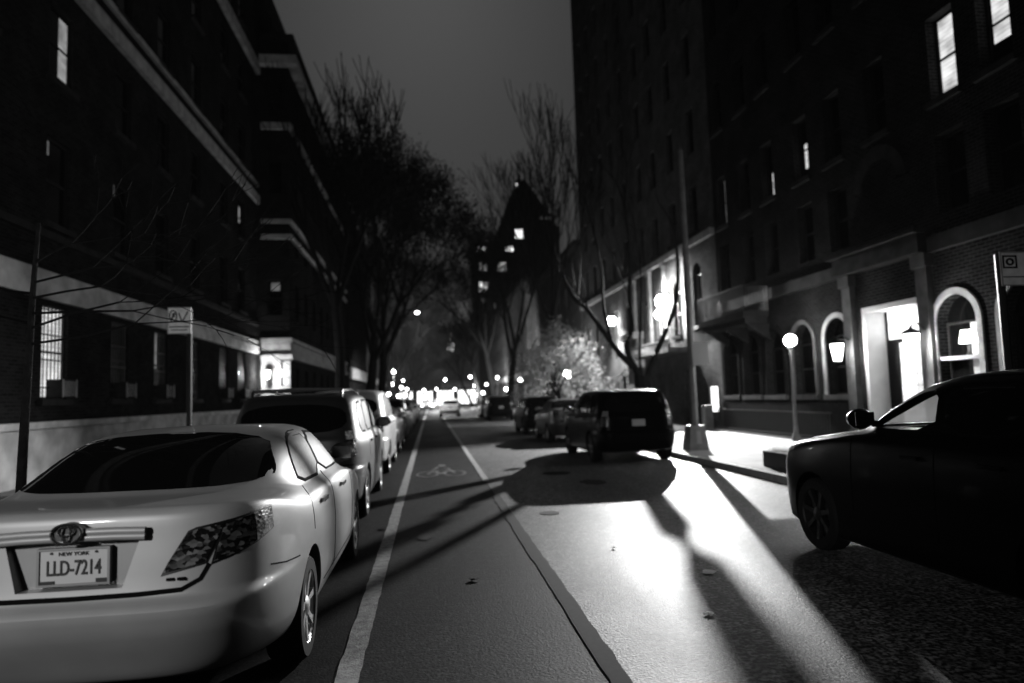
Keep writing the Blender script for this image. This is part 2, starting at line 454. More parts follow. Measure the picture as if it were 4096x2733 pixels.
def wheel(parent, x, y, r, side, rim=None, n=28):
    """tyre with an alloy rim; side is +1 for the right-hand side"""
    w = .22
    prof = [(r * .70, -w / 2), (r * .93, -w / 2), (r, -w * .36), (r, w * .36), (r * .93, w / 2), (r * .70, w / 2), (r * .66, w * .3), (r * .66, -w * .3), (r * .70, -w / 2)]
    t = MB().lathe(prof, n, (0, 0, 0), 'x', False).build('wheel', M['rubber'], parent, True, (x, y, r))
    m = MB(); s = side
    m.lathe([(r * .66, s * w * .42), (r * .71, s * w * .5), (r * .73, s * w * .47), (r * .69, s * w * .30), (r * .63, s * w * .1), (r * .62, s * w * .1), (r * .66, s * w * .42)], n, (0, 0, 0), 'x', False)
    m.lathe([(.002, s * w * .48), (r * .12, s * w * .47), (r * .2, s * w * .40), (r * .2, s * w * .15)], 16, (0, 0, 0), 'x', False)
    k = 7
    for i in range(k):
        a = 2 * math.pi * i / k + .2
        ca, sa = math.cos(a), math.sin(a)
        vs = []
        for rr, hw, xo in ((r * .12, r * .075, .40), (r * .45, r * .06, .42), (r * .69, r * .085, .46)):
            for q in (-1, 1):
                for dx in (xo, xo - .18):
                    vs.append((s * w * dx, rr * ca - q * hw * sa, rr * sa + q * hw * ca))
        m.add(vs, [(0, 2, 6, 4), (4, 6, 10, 8), (0, 4, 5, 1), (4, 8, 9, 5), (2, 3, 7, 6), (6, 7, 11, 10), (1, 5, 7, 3), (5, 9, 11, 7)])
    m.build('rim', rim or M['alloy'], t, True)
    m2 = MB().lathe([(.001, s * w * .02), (r * .66, s * w * .02), (r * .66, -s * w * .1)], n, (0, 0, 0), 'x', False)
    m2.build('brake_disc', M['black'], t)
    return t

def make_car(name, label, cat, loc, rings, paint, axles, wr, tail, windows, rear_win, screen, rails=False, plate_z=.88,
             cut=None, mirrors=(3.45, 1.08), handles=(), group=None, Mpts=120, gaps=None, tail_mat=None, see_through=False, bump_line=.73, rz=0):
    root = thing(name, label, cat, loc, group, rz)
    vs, fs = body_mesh(rings, Mpts)
    ys = [v[1] for v in vs]; Wm = max(v[0] for v in vs)
    mb = MB(); mb.add(vs, fs)
    body = mb.build('body', paint, root, True)
    bv = BVHTree.FromPolygons([V(v) for v in vs], fs)
    cutters = []
    for y in axles:
        for s in (-1, 1):
            cutters.append(MB().lathe([(wr + .055, 0), (wr + .055, .6)] if s > 0 else [(wr + .055, -.6), (wr + .055, 0)], 32, (s * (Wm - .27), y, wr + .01), 'x').build('cutter', M['seam']))
    if cut: cutters += cut()
    if see_through:
        for poly in windows[:1]:
            q = chaikin(poly, 1)
            c = MB(); n = len(q)
            c.add([(-2, a, b) for a, b in q] + [(2, a, b) for a, b in q], [tuple(range(n)), tuple(range(n, 2 * n))] + [(i, (i + 1) % n, (i + 1) % n + n, i + n) for i in range(n)])
            cutters.append(c.build('cutter', M['seam']))
        q = [(1.3, 1.05), (1.3, 1.60), (2.1, 1.63), (2.75, 1.33), (3.0, 1.2), (3.0, 1.05)]; n = len(q); c = MB()
        c.add([(-.6, a, b) for a, b in q] + [(.6, a, b) for a, b in q], [tuple(range(n)), tuple(range(n, 2 * n))] + [(i, (i + 1) % n, (i + 1) % n + n, i + n) for i in range(n)])
        cutters.append(c.build('cutter', M['seam']))
        q = [(-.66, 1.285), (.66, 1.285), (.57, 1.57), (-.57, 1.57)]; c = MB()
        c.add([(a, 2.4, b) for a, b in q] + [(a, 4.2, b) for a, b in q], [(0, 1, 2, 3), (4, 5, 6, 7), (0, 1, 5, 4), (1, 2, 6, 5), (2, 3, 7, 6), (3, 0, 4, 7)])
        cutters.append(c.build('cutter', M['seam']))
    boolean_cut(body, cutters)
    # glass: right side seen from +x, mirrored for the left
    for k, poly in enumerate(windows):
        if see_through and k == 0: continue
        for mir in (False, True):
            # direction (-1,0,0): s = y * -? -> rt = (d.y, -d.x) = (0, 1): s is y
            cx_ = sum(q[0] for q in poly) / len(poly); cz_ = sum(q[1] for q in poly) / len(poly)
            sf = patch(bv, [(cx_ + (a_ - cx_) * 1.09, cz_ + (b_ - cz_) * 1.13) for a_, b_ in poly], (-1, 0, 0), .003, .05, .012, 1, mir).build('window_surround', M['seam'], root, True)
            patch(bv, poly, (-1, 0, 0), .006, .05, .015, 1, mir).build('side_window', M['tint'] if paint is M['bpaint'] else M['sideglass'], root, True)
    if see_through:
        patch(bv, windows[0], (-1, 0, 0), .006, .05, .008, 1).build('side_window', M['dusty'], root, True)
    if rear_win:
        patch(bv, [(x, z) for x, z in rear_win], (0, 1, 0), .014, .035, .03, 2).build('rear_window', M['tint'], root, True)
    if screen:
        patch(bv, [(-x, z) for x, z in screen], (0, -1, 0), .006, .05, .008 if see_through else .015, 2).build('windscreen', M['dusty'] if see_through else M['tint'], root, True)
    # tail lamps and head lamps
    for mir in (False, True):
        t = None
        for poly, d, mat in tail:
            cx_ = sum(q[0] for q in poly) / len(poly); cz_ = sum(q[1] for q in poly) / len(poly)
            bz = patch(bv, [(cx_ + (a_ - cx_) * 1.10, cz_ + (b_ - cz_) * 1.14) for a_, b_ in poly], d, .003, .03, .01, 0, mir)
            p = patch(bv, poly, d, .008, .03, .02, 0, mir).build('tail_light' if t is None else 'lens', mat, root if t is None else t, True)
            if t is None: t = p
            bz.build('bezel', M['bezel'], t, True)
        yf = max(ys)
        hz = rings[6][5] + .0
        dd = V((-.5, -.85, 0)).normalized(); rt = V((dd.y, -dd.x))
        s1 = rt.x * Wm * .98 + rt.y * (yf - .42); s0 = rt.x * Wm * .62 + rt.y * (yf - .06)
        lo, hi = min(s0, s1), max(s0, s1)
        try:
            h = patch(bv, [(lo, hz - .12), (hi, hz - .10), (hi, hz + .0), (lo, hz + .01)], dd, .006, .05, .02, 1, mir)
            if h.f: h.build('headlight', M['lamp_clear'], root, True)
        except Exception: pass
    # gaps between panels
    for line, d, w in (gaps or []):
        for mir in ((False, True) if abs(d[0]) > .5 else (False,)):
            patch(bv, ribbon(line, w), d, .0025, .03, .004, 0, mir).build('panel_gap', M['seam'], root)
    for (y, z) in handles:
        for s in (-1, 1):
            h = bv.ray_cast(V((s * 3, y, z)), V((-s, 0, 0)))[0]
            if h: MB().box(h.x - .01 * s, h.x + .03 * s, y - .10, y + .10, z - .014, z + .014).build('door_handle', M['chrome'] if paint is M['silver'] else paint, root)
    if mirrors:
        y, z = mirrors
        for s in (-1, 1):
            m = MB(); m.lathe([(.02, -.06), (.085, -.05), (.11, .0), (.09, .06), (.03, .09)], 12, (0, 0, 0), 'y')
            m.v = [(a * 1.15, b, c * .85) for a, b, c in m.v]
            m.tube([(-s * .2, .02, -.05), (0, 0, -.02)], .025, 6)
            h = bv.ray_cast(V((s * 3, y, z)), V((-s, 0, 0)))[0]
            hx = h.x if h else s * Wm * .9
            mo = m.build('wing_mirror', paint, root, True, (hx + s * .15, y, z + .05))
            MB().box(-.09, .09, -.068, -.063, -.06, .06).build('mirror_glass', M['chrome'], mo)
    for y in axles:
        for s in (-1, 1): wheel(root, s * (Wm - .135), y, wr, s, M['darkalloy'] if paint is M['bpaint'] else None)
    if rails:
        zt = max(v[2] for v in vs)
        for s in (-1, 1):
            def top(y): 
                h = bv.ray_cast(V((s * .6, y, 4)), V((0, 0, -1)))[0]; return h.z if h else zt
            ya, yb = rails
            pts = [(s * .6, ya, top(ya) - .01), (s * .6, ya + .06, top(ya + .1) + .06), (s * .6, (ya + yb) / 2, top((ya + yb) / 2) + .065), (s * .6, yb - .06, top(yb - .1) + .06), (s * .6, yb, top(yb) - .01)]
            MB().tube(pts, .02, 8).build('roof_rail', M['chrome'], root, True)
        for y in (ya + .12, yb - .35):
            MB().tube([(-.62, y, top(y) + .075), (0, y, top(y) + .095), (.62, y, top(y) + .075)], .018, 8).build('roof_bar', M['dgrey'], root, True)
    if plate_z and rear_win:
        h = bv.ray_cast(V((0, -3, plate_z)), V((0, 1, 0)))[0]
        if cut is None:
            MB().box(-.155, .155, h.y - .014, h.y + .02, plate_z - .077, plate_z + .077).build('number_plate', M['plate'], root)
    # under-body pan keeps the floor closed between the wheels
    return root, bv

SEDAN_WIN = [[(1.50, 1.115), (1.55, 1.27), (1.70, 1.385), (1.95, 1.425), (2.28, 1.425), (2.32, 1.10)], [(2.39, 1.10), (2.36, 1.41), (2.95, 1.38), (3.46, 1.16), (3.48, 1.09)]]
SEDAN_RW = [(-.72, 1.19), (.72, 1.19), (.70, 1.26), (.56, 1.47), (-.56, 1.47), (-.70, 1.26)]
SEDAN_WS = [(-.72, 1.08), (.72, 1.08), (.58, 1.41), (-.58, 1.41)]
def sedan_tail():
    d = V((-.6, .8, 0)) # s = .8 x + .6 y
    return [([(.415, .860), (.443, .915), (.518, 1.037), (.55, 1.05), (.672, 1.068), (.600, .898)], (0, 1, 0), M['lamp_dark']),
            ([(.588, .893), (.648, 1.068), (.81, 1.086), (.82, .948)], d, M['lamp_dark']),
            ([(.828, .950), (.818, 1.087), (.95, 1.10), (.955, .99)], d, M['lamp_clear'])]
SEDAN_GAPS = [([(-.615, .885), (-.58, .820), (-.50, .780), (-.3, .772), (0, .769), (.3, .772), (.50, .780), (.58, .820), (.615, .885)], (0, 1, 0), .022),
              ([(1.40, .80), (1.42, .95), (1.50, 1.08)], (-1, 0, 0), .009), ([(2.35, .34), (2.35, 1.10)], (-1, 0, 0), .009),
              ([(3.54, .36), (3.56, 1.06)], (-1, 0, 0), .009), ([(1.85, .36), (3.5, .36)], (-1, 0, 0), .010),
              ([(.42, .80), (.62, .765), (.90, .735)], (-1, 0, 0), .008)]

def recess_cut():
    # trapezoid pocket for the number plate in the boot lid
    p = [(-.25, .80), (.25, .80), (.325, 1.045), (-.325, 1.045)]
    c = MB(); c.add([(x, -.5, z) for x, z in p] + [(x * .93, .155, z * .95 + .046) for x, z in p], [(0, 1, 2, 3), (4, 5, 6, 7), (0, 1, 5, 4), (1, 2, 6, 5), (2, 3, 7, 6), (3, 0, 4, 7)])
    return [c.build('cutter', M['silver'])]

sed, sbv = make_car('silver_sedan', 'silver saloon nearest on the left, rear number plate and oval badge facing us', 'car', (-1.70, 3.41, .0), SEDAN, M['silver'], (1.30, 4.08), .325,
    sedan_tail(), SEDAN_WIN, SEDAN_RW, SEDAN_WS, cut=recess_cut, handles=((1.85, .94), (2.9, .93)), mirrors=(3.62, 1.10), Mpts=200, gaps=SEDAN_GAPS, group='cars parked along the left kerb')
# number plate with its writing
pl = MB().box(-.152, .152, .125, .143, .830, .986).build('number_plate', M['plate'], sed)
XF = lambda x, y, z: Matrix.Translation((x, y, z)) @ Matrix.Rotation(R(90), 4, 'X')
fr = MB()
for a in ((-.163, -.152, .82, .996), (.152, .163, .82, .996), (-.152, .152, .986, .996), (-.152, .152, .82, .830)):
    fr.box(a[0], a[1], .117, .15, a[2], a[3])
fr.build('plate_frame', M['signback'], pl)
text_mesh('plate_number', 'LLD-7214', .098, M['ink'], pl, XF(0, .122, .900), sx=.62)
text_mesh('plate_heading', 'NEW YORK', .026, M['ink'], pl, XF(0, .122, .968), sx=1.0)
MB().box(-.150, -.085, .119, .127, .832, .845).box(.10, .150, .119, .127, .832, .849).build('plate_corner', M['ink'], pl)
for x in (-.1, .1): MB().lathe([(.006, 0), (.006, .006)], 8, (x, .118, .974), 'y').build('plate_screw', M['ink'], pl)
# grab bar above the plate and the three-ellipse badge
gb = MB()
for i in range(2):
    gb.tube([(-.335, .088, 1.040 + .026 * i), (-.2, .082, 1.046 + .026 * i), (0, .078, 1.048 + .026 * i), (.2, .082, 1.046 + .026 * i), (.335, .088, 1.040 + .026 * i)], .018, 10)
gb.build('boot_garnish', M['silver'], sed, True)
def ellipse(cx, cz, a, b, r, y, n=36):
    m = MB(); m.tube([(cx + a * math.cos(2 * math.pi * k / n), y, cz + b * math.sin(2 * math.pi * k / n)) for k in range(n + 1)], r, 6, False); return m
bd = MB(); 
for e in ((0, 1.072, .066, .045, .008), (0, 1.084, .036, .021, .006), (0, 1.072, .018, .040, .006)):
    q = ellipse(*e, .050); bd.add(q.v, q.f)
bdo = bd.build('badge', M['chrome'], sed, True)
def disc(a, b, y0, y1, z, n=36):
    m = MB(); m.add([(a * math.cos(2 * math.pi * k / n), y, z + b * math.sin(2 * math.pi * k / n)) for y in (y0, y1) for k in range(n)], [tuple(range(n)), tuple(range(n, 2 * n))] + [(k, (k + 1) % n, n + (k + 1) % n, n + k) for k in range(n)]); return m
disc(.070, .049, .056, .10, 1.072).build('badge_plinth', M['dgrey'], sed)
mk = MB()
for x in (.45, .50): mk.box(x - .018, x + .014, .08, .10, .824, .836)
mk.build('trim_badge', M['seam'], sed)
# bumper reflector groove
# dark plastic cover strip between boot lid and rear glass
# ------------------------------------------------------------------ other parked cars
def suv_tail(z0=.88, z1=1.08):
    d = V((-.6, .8, 0))
    return [([(.64, z0), (.64, z1), (.82, z1), (.82, z0)], d, M['lamp_dark']), ([(.65, z1 + .01), (.66, z1 + .12), (.78, z1 + .12), (.81, z1 + .01)], d, M['lamp_clear'])]
SUV_WIN = [[(.55, 1.17), (.62, 1.52), (1.15, 1.55), (1.15, 1.16)], [(1.23, 1.16), (1.23, 1.55), (2.05, 1.56), (2.05, 1.16)], [(2.13, 1.16), (2.13, 1.56), (2.62, 1.54), (3.2, 1.24), (3.22, 1.16)]]
SUV_RW = [(-.72, 1.17), (.72, 1.17), (.66, 1.53), (-.66, 1.53)]
SUV_WS = [(-.76, 1.16), (.76, 1.16), (.66, 1.57), (-.66, 1.57)]
SUV_GAPS = [([(-.8, .76), (0, .752), (.8, .76)], (0, 1, 0), .018), ([(2.09, .42), (2.09, 1.12)], (-1, 0, 0), .009), ([(1.2, .8), (1.2, 1.1)], (-1, 0, 0), .009), ([(3.25, .45), (3.25, 1.08)], (-1, 0, 0), .009)]
def scaled(rings, sx=1, sy=1, sz=1): return [(a * sy, b * sz, c * sx, d * sz, e * sy, f * sz, n) for a, b, c, d, e, f, n in rings]
def spoly(p, sa, sz): return [(a * sa, b * sz) for a, b in p]

def suv(name, label, cat, loc, paint, sx=1, sy=1, sz=1, rails=None, group=None, Mpts=100, tail=True, rz=0):
    return make_car(name, label, cat, loc, scaled(SUV, sx, sy, sz), paint, (.92 * sy, 3.62 * sy), .35, suv_tail(.86 * sz, 1.07 * sz), [spoly(p, sy, sz) for p in SUV_WIN], spoly(SUV_RW, sx, sz), spoly(SUV_WS, sx, sz),
        rails=rails, plate_z=.92 * sz, mirrors=(3.1 * sy, 1.16 * sz), handles=((1.45 * sy, 1.0 * sz), (2.35 * sy, 1.0 * sz)), group=group, Mpts=Mpts, gaps=[([(a * (sx if d[1] else sy), b * sz) for a, b in l], d, w) for l, d, w in SUV_GAPS], rz=rz)
def sedan(name, label, cat, loc, paint, sx=1, sy=.94, sz=1, group=None, Mpts=100, rz=0):
    return make_car(name, label, cat, loc, scaled(SEDAN, sx, sy, sz), paint, (1.2 * sy, 4.05 * sy), .32, sedan_tail(), [spoly(p, sy, sz) for p in SEDAN_WIN], spoly(SEDAN_RW, sx, sz), spoly(SEDAN_WS, sx, sz),
        plate_z=.9 * sz, handles=((1.85 * sy, .93 * sz), (2.9 * sy, .93 * sz)), mirrors=(3.62 * sy, 1.08 * sz), group=group, Mpts=Mpts, gaps=SEDAN_GAPS[:2], rz=rz)

GL, GR = 'cars parked along the left kerb', 'cars parked along the right kerb'
suv('parked_car', 'dark grey estate car with roof bars directly in front of the silver saloon', 'car', (-1.83, 9.2, 0), plain('charcoal_paint', .028, .42, metal=.3, coat=.2), 1.0, 1.0, 1.06, rails=(.5, 2.6), group=GL, Mpts=140)
suv('parked_car', 'pale tall van parked ahead of the dark estate car on the left', 'car', (-1.87, 14.9, 0), M['lsilver'], 1.02, 1.02, 1.13, group=GL, Mpts=120)
LC = [('sedan', 20.6, 'dgrey', 'dark saloon parked third ahead of the silver saloon, past the pale van'), ('suv', 26.2, 'bpaint', 'black off-roader on the left, fourth ahead of the silver saloon'),
      ('sedan', 31.7, 'mgrey', 'mid grey saloon on the left, fifth ahead of the silver saloon'), ('suv', 37.2, 'dgrey', 'small dark car on the left, sixth ahead of the silver saloon'),
      ('sedan', 42.8, 'bpaint', 'small black car on the left, seventh ahead of the silver saloon'), ('suv', 48.4, 'mgrey', 'small grey car on the left, second from the far end of the row'),
      ('sedan', 54.5, 'dgrey', 'smallest dark car at the far end of the left row')]
for kind, y, mt, lab in LC:
    (sedan if kind == 'sedan' else suv)('parked_car', lab, 'car', (-1.85, y, 0), M[mt], group=GL, Mpts=72)
# right kerb
suv('parked_car', 'black off-roader seen from behind beside the street lamp pole', 'car', (4.80, 15.4, 0), M['bpaint'], 1.08, 1.0, 1.03, group=GR, Mpts=140)
sedan('parked_car', 'grey saloon half hidden ahead of the black off-roader on the right', 'car', (4.85, 22.4, 0), M['dgrey'], .97, .87, 1.0, group=GR, Mpts=90)
suv('parked_car', 'dark hatchback seen from behind left of the grey saloon, right kerb', 'car', (4.75, 28.3, 0), M['bpaint'], .92, .95, .95, group=GR, Mpts=90)
RC = [('suv', 46.5, 'bpaint', 'black van far down the right kerb before the bright crossing'), ('sedan', 53.0, 'dgrey', 'farthest dark saloon on the right kerb')]
for kind, y, mt, lab in RC:
    (sedan if kind == 'sedan' else suv)('parked_car', lab, 'car', (4.8, y, 0), M[mt], group=GR, Mpts=72)
NEAR_WIN = [[(2.10, 1.275), (2.12, 1.60), (2.36, 1.575), (2.98, 1.29), (2.98, 1.265)], [(.5, 1.28), (.6, 1.58), (1.2, 1.62), (1.2, 1.27)], [(1.28, 1.27), (1.28, 1.62), (2.0, 1.62), (2.0, 1.27)]]
make_car('parked_car', 'black off-roader cut off by the right edge, bonnet pointing up the street', 'car', (4.78, 2.85, 0), NEAR, M['bpaint'], (.95, 3.78), .36,
    suv_tail(), NEAR_WIN, SUV_RW, [(-.74, 1.27), (.74, 1.27), (.64, 1.60), (-.64, 1.60)], mirrors=(2.9, 1.30), handles=((1.5, 1.05), (2.3, 1.05)), group=GR, Mpts=180,
    gaps=[([(2.05, .42), (2.05, 1.2)], (-1, 0, 0), .009), ([(3.1, .5), (3.1, 1.2)], (-1, 0, 0), .009)], see_through=True)
suv('moving_car', 'white car standing in the middle of the far roadway', 'car', (1.7, 60, 0), M['wpaint'], 1, 1, .95, Mpts=72)

# ------------------------------------------------------------------ ground
def sheet(name, x0, x1, y0, y1, z, mat):
    m = MB(); m.quad((x0, y0, z), (x1, y0, z), (x1, y1, z), (x0, y1, z)); return m
def structure(o): o['kind'] = 'structure'; return o
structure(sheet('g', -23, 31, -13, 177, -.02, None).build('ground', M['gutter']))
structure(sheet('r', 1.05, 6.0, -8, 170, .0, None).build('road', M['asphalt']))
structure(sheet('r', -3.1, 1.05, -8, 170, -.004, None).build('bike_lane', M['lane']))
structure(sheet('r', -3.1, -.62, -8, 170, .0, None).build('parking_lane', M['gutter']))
# worn painted edge line of the cycle lane, and the line on its other side that peters out into a tar joint
random.seed(5)
def strip(x0, x1, y0, y1, z, step=.12, jag=.006):
    m = MB(); n = int((y1 - y0) / step); L = []; Q = []
    for i in range(n + 1):
        y = y0 + (y1 - y0) * i / n
        L.append((x0 + random.uniform(-jag, jag), y, z)); Q.append((x1 + random.uniform(-jag, jag), y, z))
    m.add(L + Q, [(i, i + 1, i + n + 2, i + n + 1) for i in range(n)])
    return m
structure(strip(-.60, -.46, -2, 160, .004).build('lane_edge_line', M['line']))
structure(strip(1.0, 1.12, 13.5, 160, .004).build('lane_divider_line', M['line']))
structure(strip(.985, 1.115, -2, 11.6, .004, .2, .008).build('tar_joint', M['tar']))
# cyclist symbol: two wheels, frame, rider
def flat_ring(m, cx, cy, rx, ry, w, z, n=28):
    vs = []
    for k in range(n):
        t = 2 * math.pi * k / n
        vs.append((cx + rx * math.cos(t), cy + ry * math.sin(t), z)); vs.append((cx + (rx - w) * math.cos(t), cy + (ry - w * 1.6) * math.sin(t), z))
    m.add(vs, [(2 * k, 2 * ((k + 1) % n), 2 * ((k + 1) % n) + 1, 2 * k + 1) for k in range(n)])
def flat_line(m, p, q, w, z):
    d = V((q[0] - p[0], q[1] - p[1])).normalized(); n = V((-d.y, d.x)) * w / 2
    m.quad((p[0] + n.x, p[1] + n.y, z), (p[0] - n.x, p[1] - n.y, z), (q[0] - n.x, q[1] - n.y, z), (q[0] + n.x, q[1] + n.y, z))
bs = MB(); Z = .004
flat_ring(bs, -.10, 15.2, .25, .55, .05, Z); flat_ring(bs, .50, 15.2, .25, .55, .05, Z)
for p, q in (((-.10, 15.2), (.05, 15.95)), ((.05, 15.95), (.38, 15.95)), ((.05, 15.95), (.20, 15.2)), ((.20, 15.2), (.38, 15.95)), ((.38, 16.2), (.50, 15.2)), ((-.1, 15.2), (.2, 15.2)), ((.02, 16.1), (.15, 16.7)), ((.15, 16.7), (.42, 16.3))):
    flat_line(bs, p, q, .055, Z + .0005 * random.random())
flat_ring(bs, .24, 17.0, .10, .22, .09, Z)
structure(bs.build('bicycle_marking', plain('faded_road_paint', .10, .8, noise=.8, nscale=5)))
def blob(name, x, y, rx, ry, z, mat, seed, n=26):
    r = random.Random(seed); m = MB()
    m.add([(x, y, z)] + [(x + rx * r.uniform(.75, 1.15) * math.cos(2 * math.pi * k / n), y + ry * r.uniform(.75, 1.15) * math.sin(2 * math.pi * k / n), z) for k in range(n)], [(0, 1 + k, 1 + (k + 1) % n) for k in range(n)])
    return structure(m.build(name, mat))
blob('oil_stain', 3.0, 12.6, .25, .4, .0045, M['tar'], 4); blob('oil_stain', -.1, 8.4, .10, .2, .0045, M['tar'], 6)
# manhole covers, patches on the road
for (x, y, r) in ((1.62, 9.55, .14), (2.6, 14.3, .3)):
    structure(MB().lathe([(.001, 0), (r, 0), (r, -.003)], 24, (x, y, .007), 'z', False).build('manhole_cover', M['tar']))
lit = [(2.46, 6.05, .07), (2.0, 4.95, .05), (-.65, 9.0, .05), (3.1, 8.6, .04), (.35, 6.3, .05), (1.9, 7.2, .03)]
for i, (x, y, r) in enumerate(lit):
    m = MB(); n = 9; random.seed(20 + i)
    vs = [(x, y, .022)] + [(x + r * random.uniform(.6, 1.3) * math.cos(2 * math.pi * k / n), y + r * random.uniform(.6, 1.3) * math.sin(2 * math.pi * k / n), .006 + random.uniform(0, .012)) for k in range(n)]
    m.add(vs, [(0, 1 + k, 1 + (k + 1) % n) for k in range(n)])
    o = m.build('litter', M['white'] if i < 2 else M['dstone'])
    tag(o, kind='thing'); tag(o, ['crumpled white scrap of paper on the bright roadway', 'smaller pale scrap of paper nearer us on the roadway', 'dark scrap beside the cycle lane edge line', 'dark scrap on the bright roadway by the black off-roader shadow', 'dark leaf lying in the middle of the cycle lane', 'dark leaf just right of the tar joint'][i], 'litter')
# pavements with kerbs
structure(MB().box(6.14, 12.5, -8, 170, -.1, .14).build('pavement', M['side']))
structure(MB().box(6.0, 6.137, -8, 170, -.1, .135).build('kerb', M['kerb']))
structure(MB().box(-9, -3.24, -8, 170, -.1, .14).build('pavement', M['side']))
structure(MB().box(-3.237, -3.1, -8, 170, -.1, .135).build('kerb', M['kerb']))

# ------------------------------------------------------------------ facades
def facade(mb, plane, axis, sgn, u0, u1, z0, z1, ops, depth):
    """wall plane with openings. axis 'y': wall along y at x=plane, outward sgn in x; axis 'x': along x at y=plane"""
    def P(u, z, d=0.):
        return (plane - sgn * d, u, z) if axis == 'y' else (u, plane - sgn * d, z)
    us = sorted({u0, u1} | {o[0] for o in ops} | {o[1] for o in ops}); zs = sorted({z0, z1} | {o[2] for o in ops} | {o[3] for o in ops})
    us = [u for u in us if u0 <= u <= u1]; zs = [z for z in zs if z0 <= z <= z1]
    for i in range(len(us) - 1):
        run = None
        for j in range(len(zs) - 1):
            uc, zc = (us[i] + us[i + 1]) / 2, (zs[j] + zs[j + 1]) / 2
            hole = any(o[0] < uc < o[1] and o[2] < zc < o[3] for o in ops)
            if not hole:
                if run is None: run = zs[j]
            if hole or j == len(zs) - 2:
                end = zs[j] if hole else zs[j + 1]
                if run is not None:
                    mb.quad(P(us[i], run), P(us[i + 1], run), P(us[i + 1], end), P(us[i], end)); run = None
    for o in ops:
        a, b, c, d = o[:4]; arch = len(o) > 4 and o[4]
        if arch:
            r = (b - a) / 2; uc = (a + b) / 2; n = 14
            arc = [(uc - r * math.cos(math.pi * k / n), d - r + r * math.sin(math.pi * k / n)) for k in range(n + 1)]
            h = n // 2
            for k in range(h): mb.add([P(a, d), P(*arc[k]), P(*arc[k + 1])], [(0, 1, 2)])
            for k in range(h, n): mb.add([P(b, d), P(*arc[k]), P(*arc[k + 1])], [(0, 1, 2)])
            out = [(a, c)] + arc + [(b, c)]
        else: out = [(a, c), (a, d), (b, d), (b, c)]
        for p, q in zip(out, out[1:] + out[:1]):
            mb.quad(P(*p), P(*q), P(q[0], q[1], depth), P(p[0], p[1], depth))
    return P

def fbox(mb, plane, axis, sgn, u0, u1, z0, z1, d0, d1):
    """box on a facade; d measured outward (positive) from the wall plane"""
    if axis == 'y': mb.box(plane + sgn * d0, plane + sgn * d1, u0, u1, z0, z1)
    else: mb.box(u0, u1, plane + sgn * d0, plane + sgn * d1, z0, z1)
    return mb

def window(parent, plane, axis, sgn, o, depth, glass, frame_mat=None, sill=None, bars=(1, 2), strip=None):
    """frame with sashes; pane (and a lit strip beside a drawn curtain, or a glowing stand-in for a glint) as sub-parts"""
    a, b, c, d = o[:4]; arch = len(o) > 4 and o[4]
    m = MB(); t = .05; D0, D1 = -depth + .002, -depth + .07
    top = d - (b - a) / 2 if arch else d
    fbox(m, plane, axis, sgn, a, a + t, c, top, D0, D1); fbox(m, plane, axis, sgn, b - t, b, c, top, D0, D1)
    fbox(m, plane, axis, sgn, a + t, b - t, c, c + t, D0, D1); fbox(m, plane, axis, sgn, a + t, b - t, top - t, top, D0, D1)
    for k in range(1, bars[1]):
        z = c + (top - c) * k / bars[1]; fbox(m, plane, axis, sgn, a + t, b - t, z - t / 2, z + t / 2, D0, D1 - .01)
    for k in range(1, bars[0]):
        u = a + (b - a) * k / bars[0]; fbox(m, plane, axis, sgn, u - .012, u + .012, c + t, top - t, D0, D1 - .02)
    f = m.build('window', frame_mat or M['frame'], parent)
    p = MB()
    def P(u, z, dd): return (plane + sgn * dd, u, z) if axis == 'y' else (u, plane + sgn * dd, z)
    dz = -depth + .03
    pts = [(a, c), (b, c), (b, top)]
    if arch:
        r = (b - a) / 2; uc = (a + b) / 2
        pts += [(uc + r * math.cos(math.pi * k / 14), top + r * math.sin(math.pi * k / 14)) for k in range(1, 14)]
    pts += [(a, top)]
    p.add([P(u, z, dz) for u, z in pts], [tuple(range(len(pts)))])
    p.build('pane', glass, f)
    if strip:
        s0, s1, c0, c1, mat = strip
        q = MB(); fbox(q, plane, axis, sgn, a + (b - a) * s0, a + (b - a) * s1, c + (top - c) * c0, c + (top - c) * c1, dz + .004, dz + .012)
        q.build('lit_gap_or_glint', mat, f)
    if sill:
        fbox(MB(), plane, axis, sgn, a - .12, b + .12, c - .14, c - .002, -.1, .11).build('sill', sill, f)
    return f

# ---- left apartment block (x = -8.2)
LX = -8.2
lb = thing('apartment_block', 'long dark brick apartment block on the left with pale stone base and band', 'building', (0, 0, 0))
cols = [4.2, 7.2, 10.2, 13.1, 16.05, 19.2, 22.0, 25.0, 28.4, 31.0]
ops = []
for i, y in enumerate(cols): ops.append((y - .52, y + .52, 1.9, 3.95))
fl = [(5.75, 7.7), (9.05, 10.8), (12.45, 14.2), (15.6, 17.3), (19.0, 20.6)]
for z0, z1 in fl:
    for y in cols: ops.append((y - .5, y + .5, z0, z1))
mb = MB(); facade(mb, LX, 'y', 1, 2, 60, 1.41, 22.6, ops, .15)
mb.quad((LX, 2, 0), (LX, 60, 0), (LX, 60, 1.41), (LX, 2, 1.41))
mb.quad((LX, 2, 0), (LX, 2, 22.6), (-20, 2, 22.6), (-20, 2, 0)); mb.quad((LX, 60, 0), (LX, 60, 22.6), (-20, 60, 22.6), (-20, 60, 0))
mb.quad((-20, 2, 0), (-20, 60, 0), (-20, 60, 22.6), (-20, 2, 22.6))
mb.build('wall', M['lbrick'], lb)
MB().box(-20.1, LX + .35, 1.9, 60.1, 22.6, 23.0).build('roof', M['dstone'], lb)
b = MB(); b.box(LX + .002, LX + .10, 2, 33.69, 0, 1.28); b.box(LX + .002, LX + .20, 2, 33.69, 1.283, 1.42); b.build('stone_base', M['base'], lb)
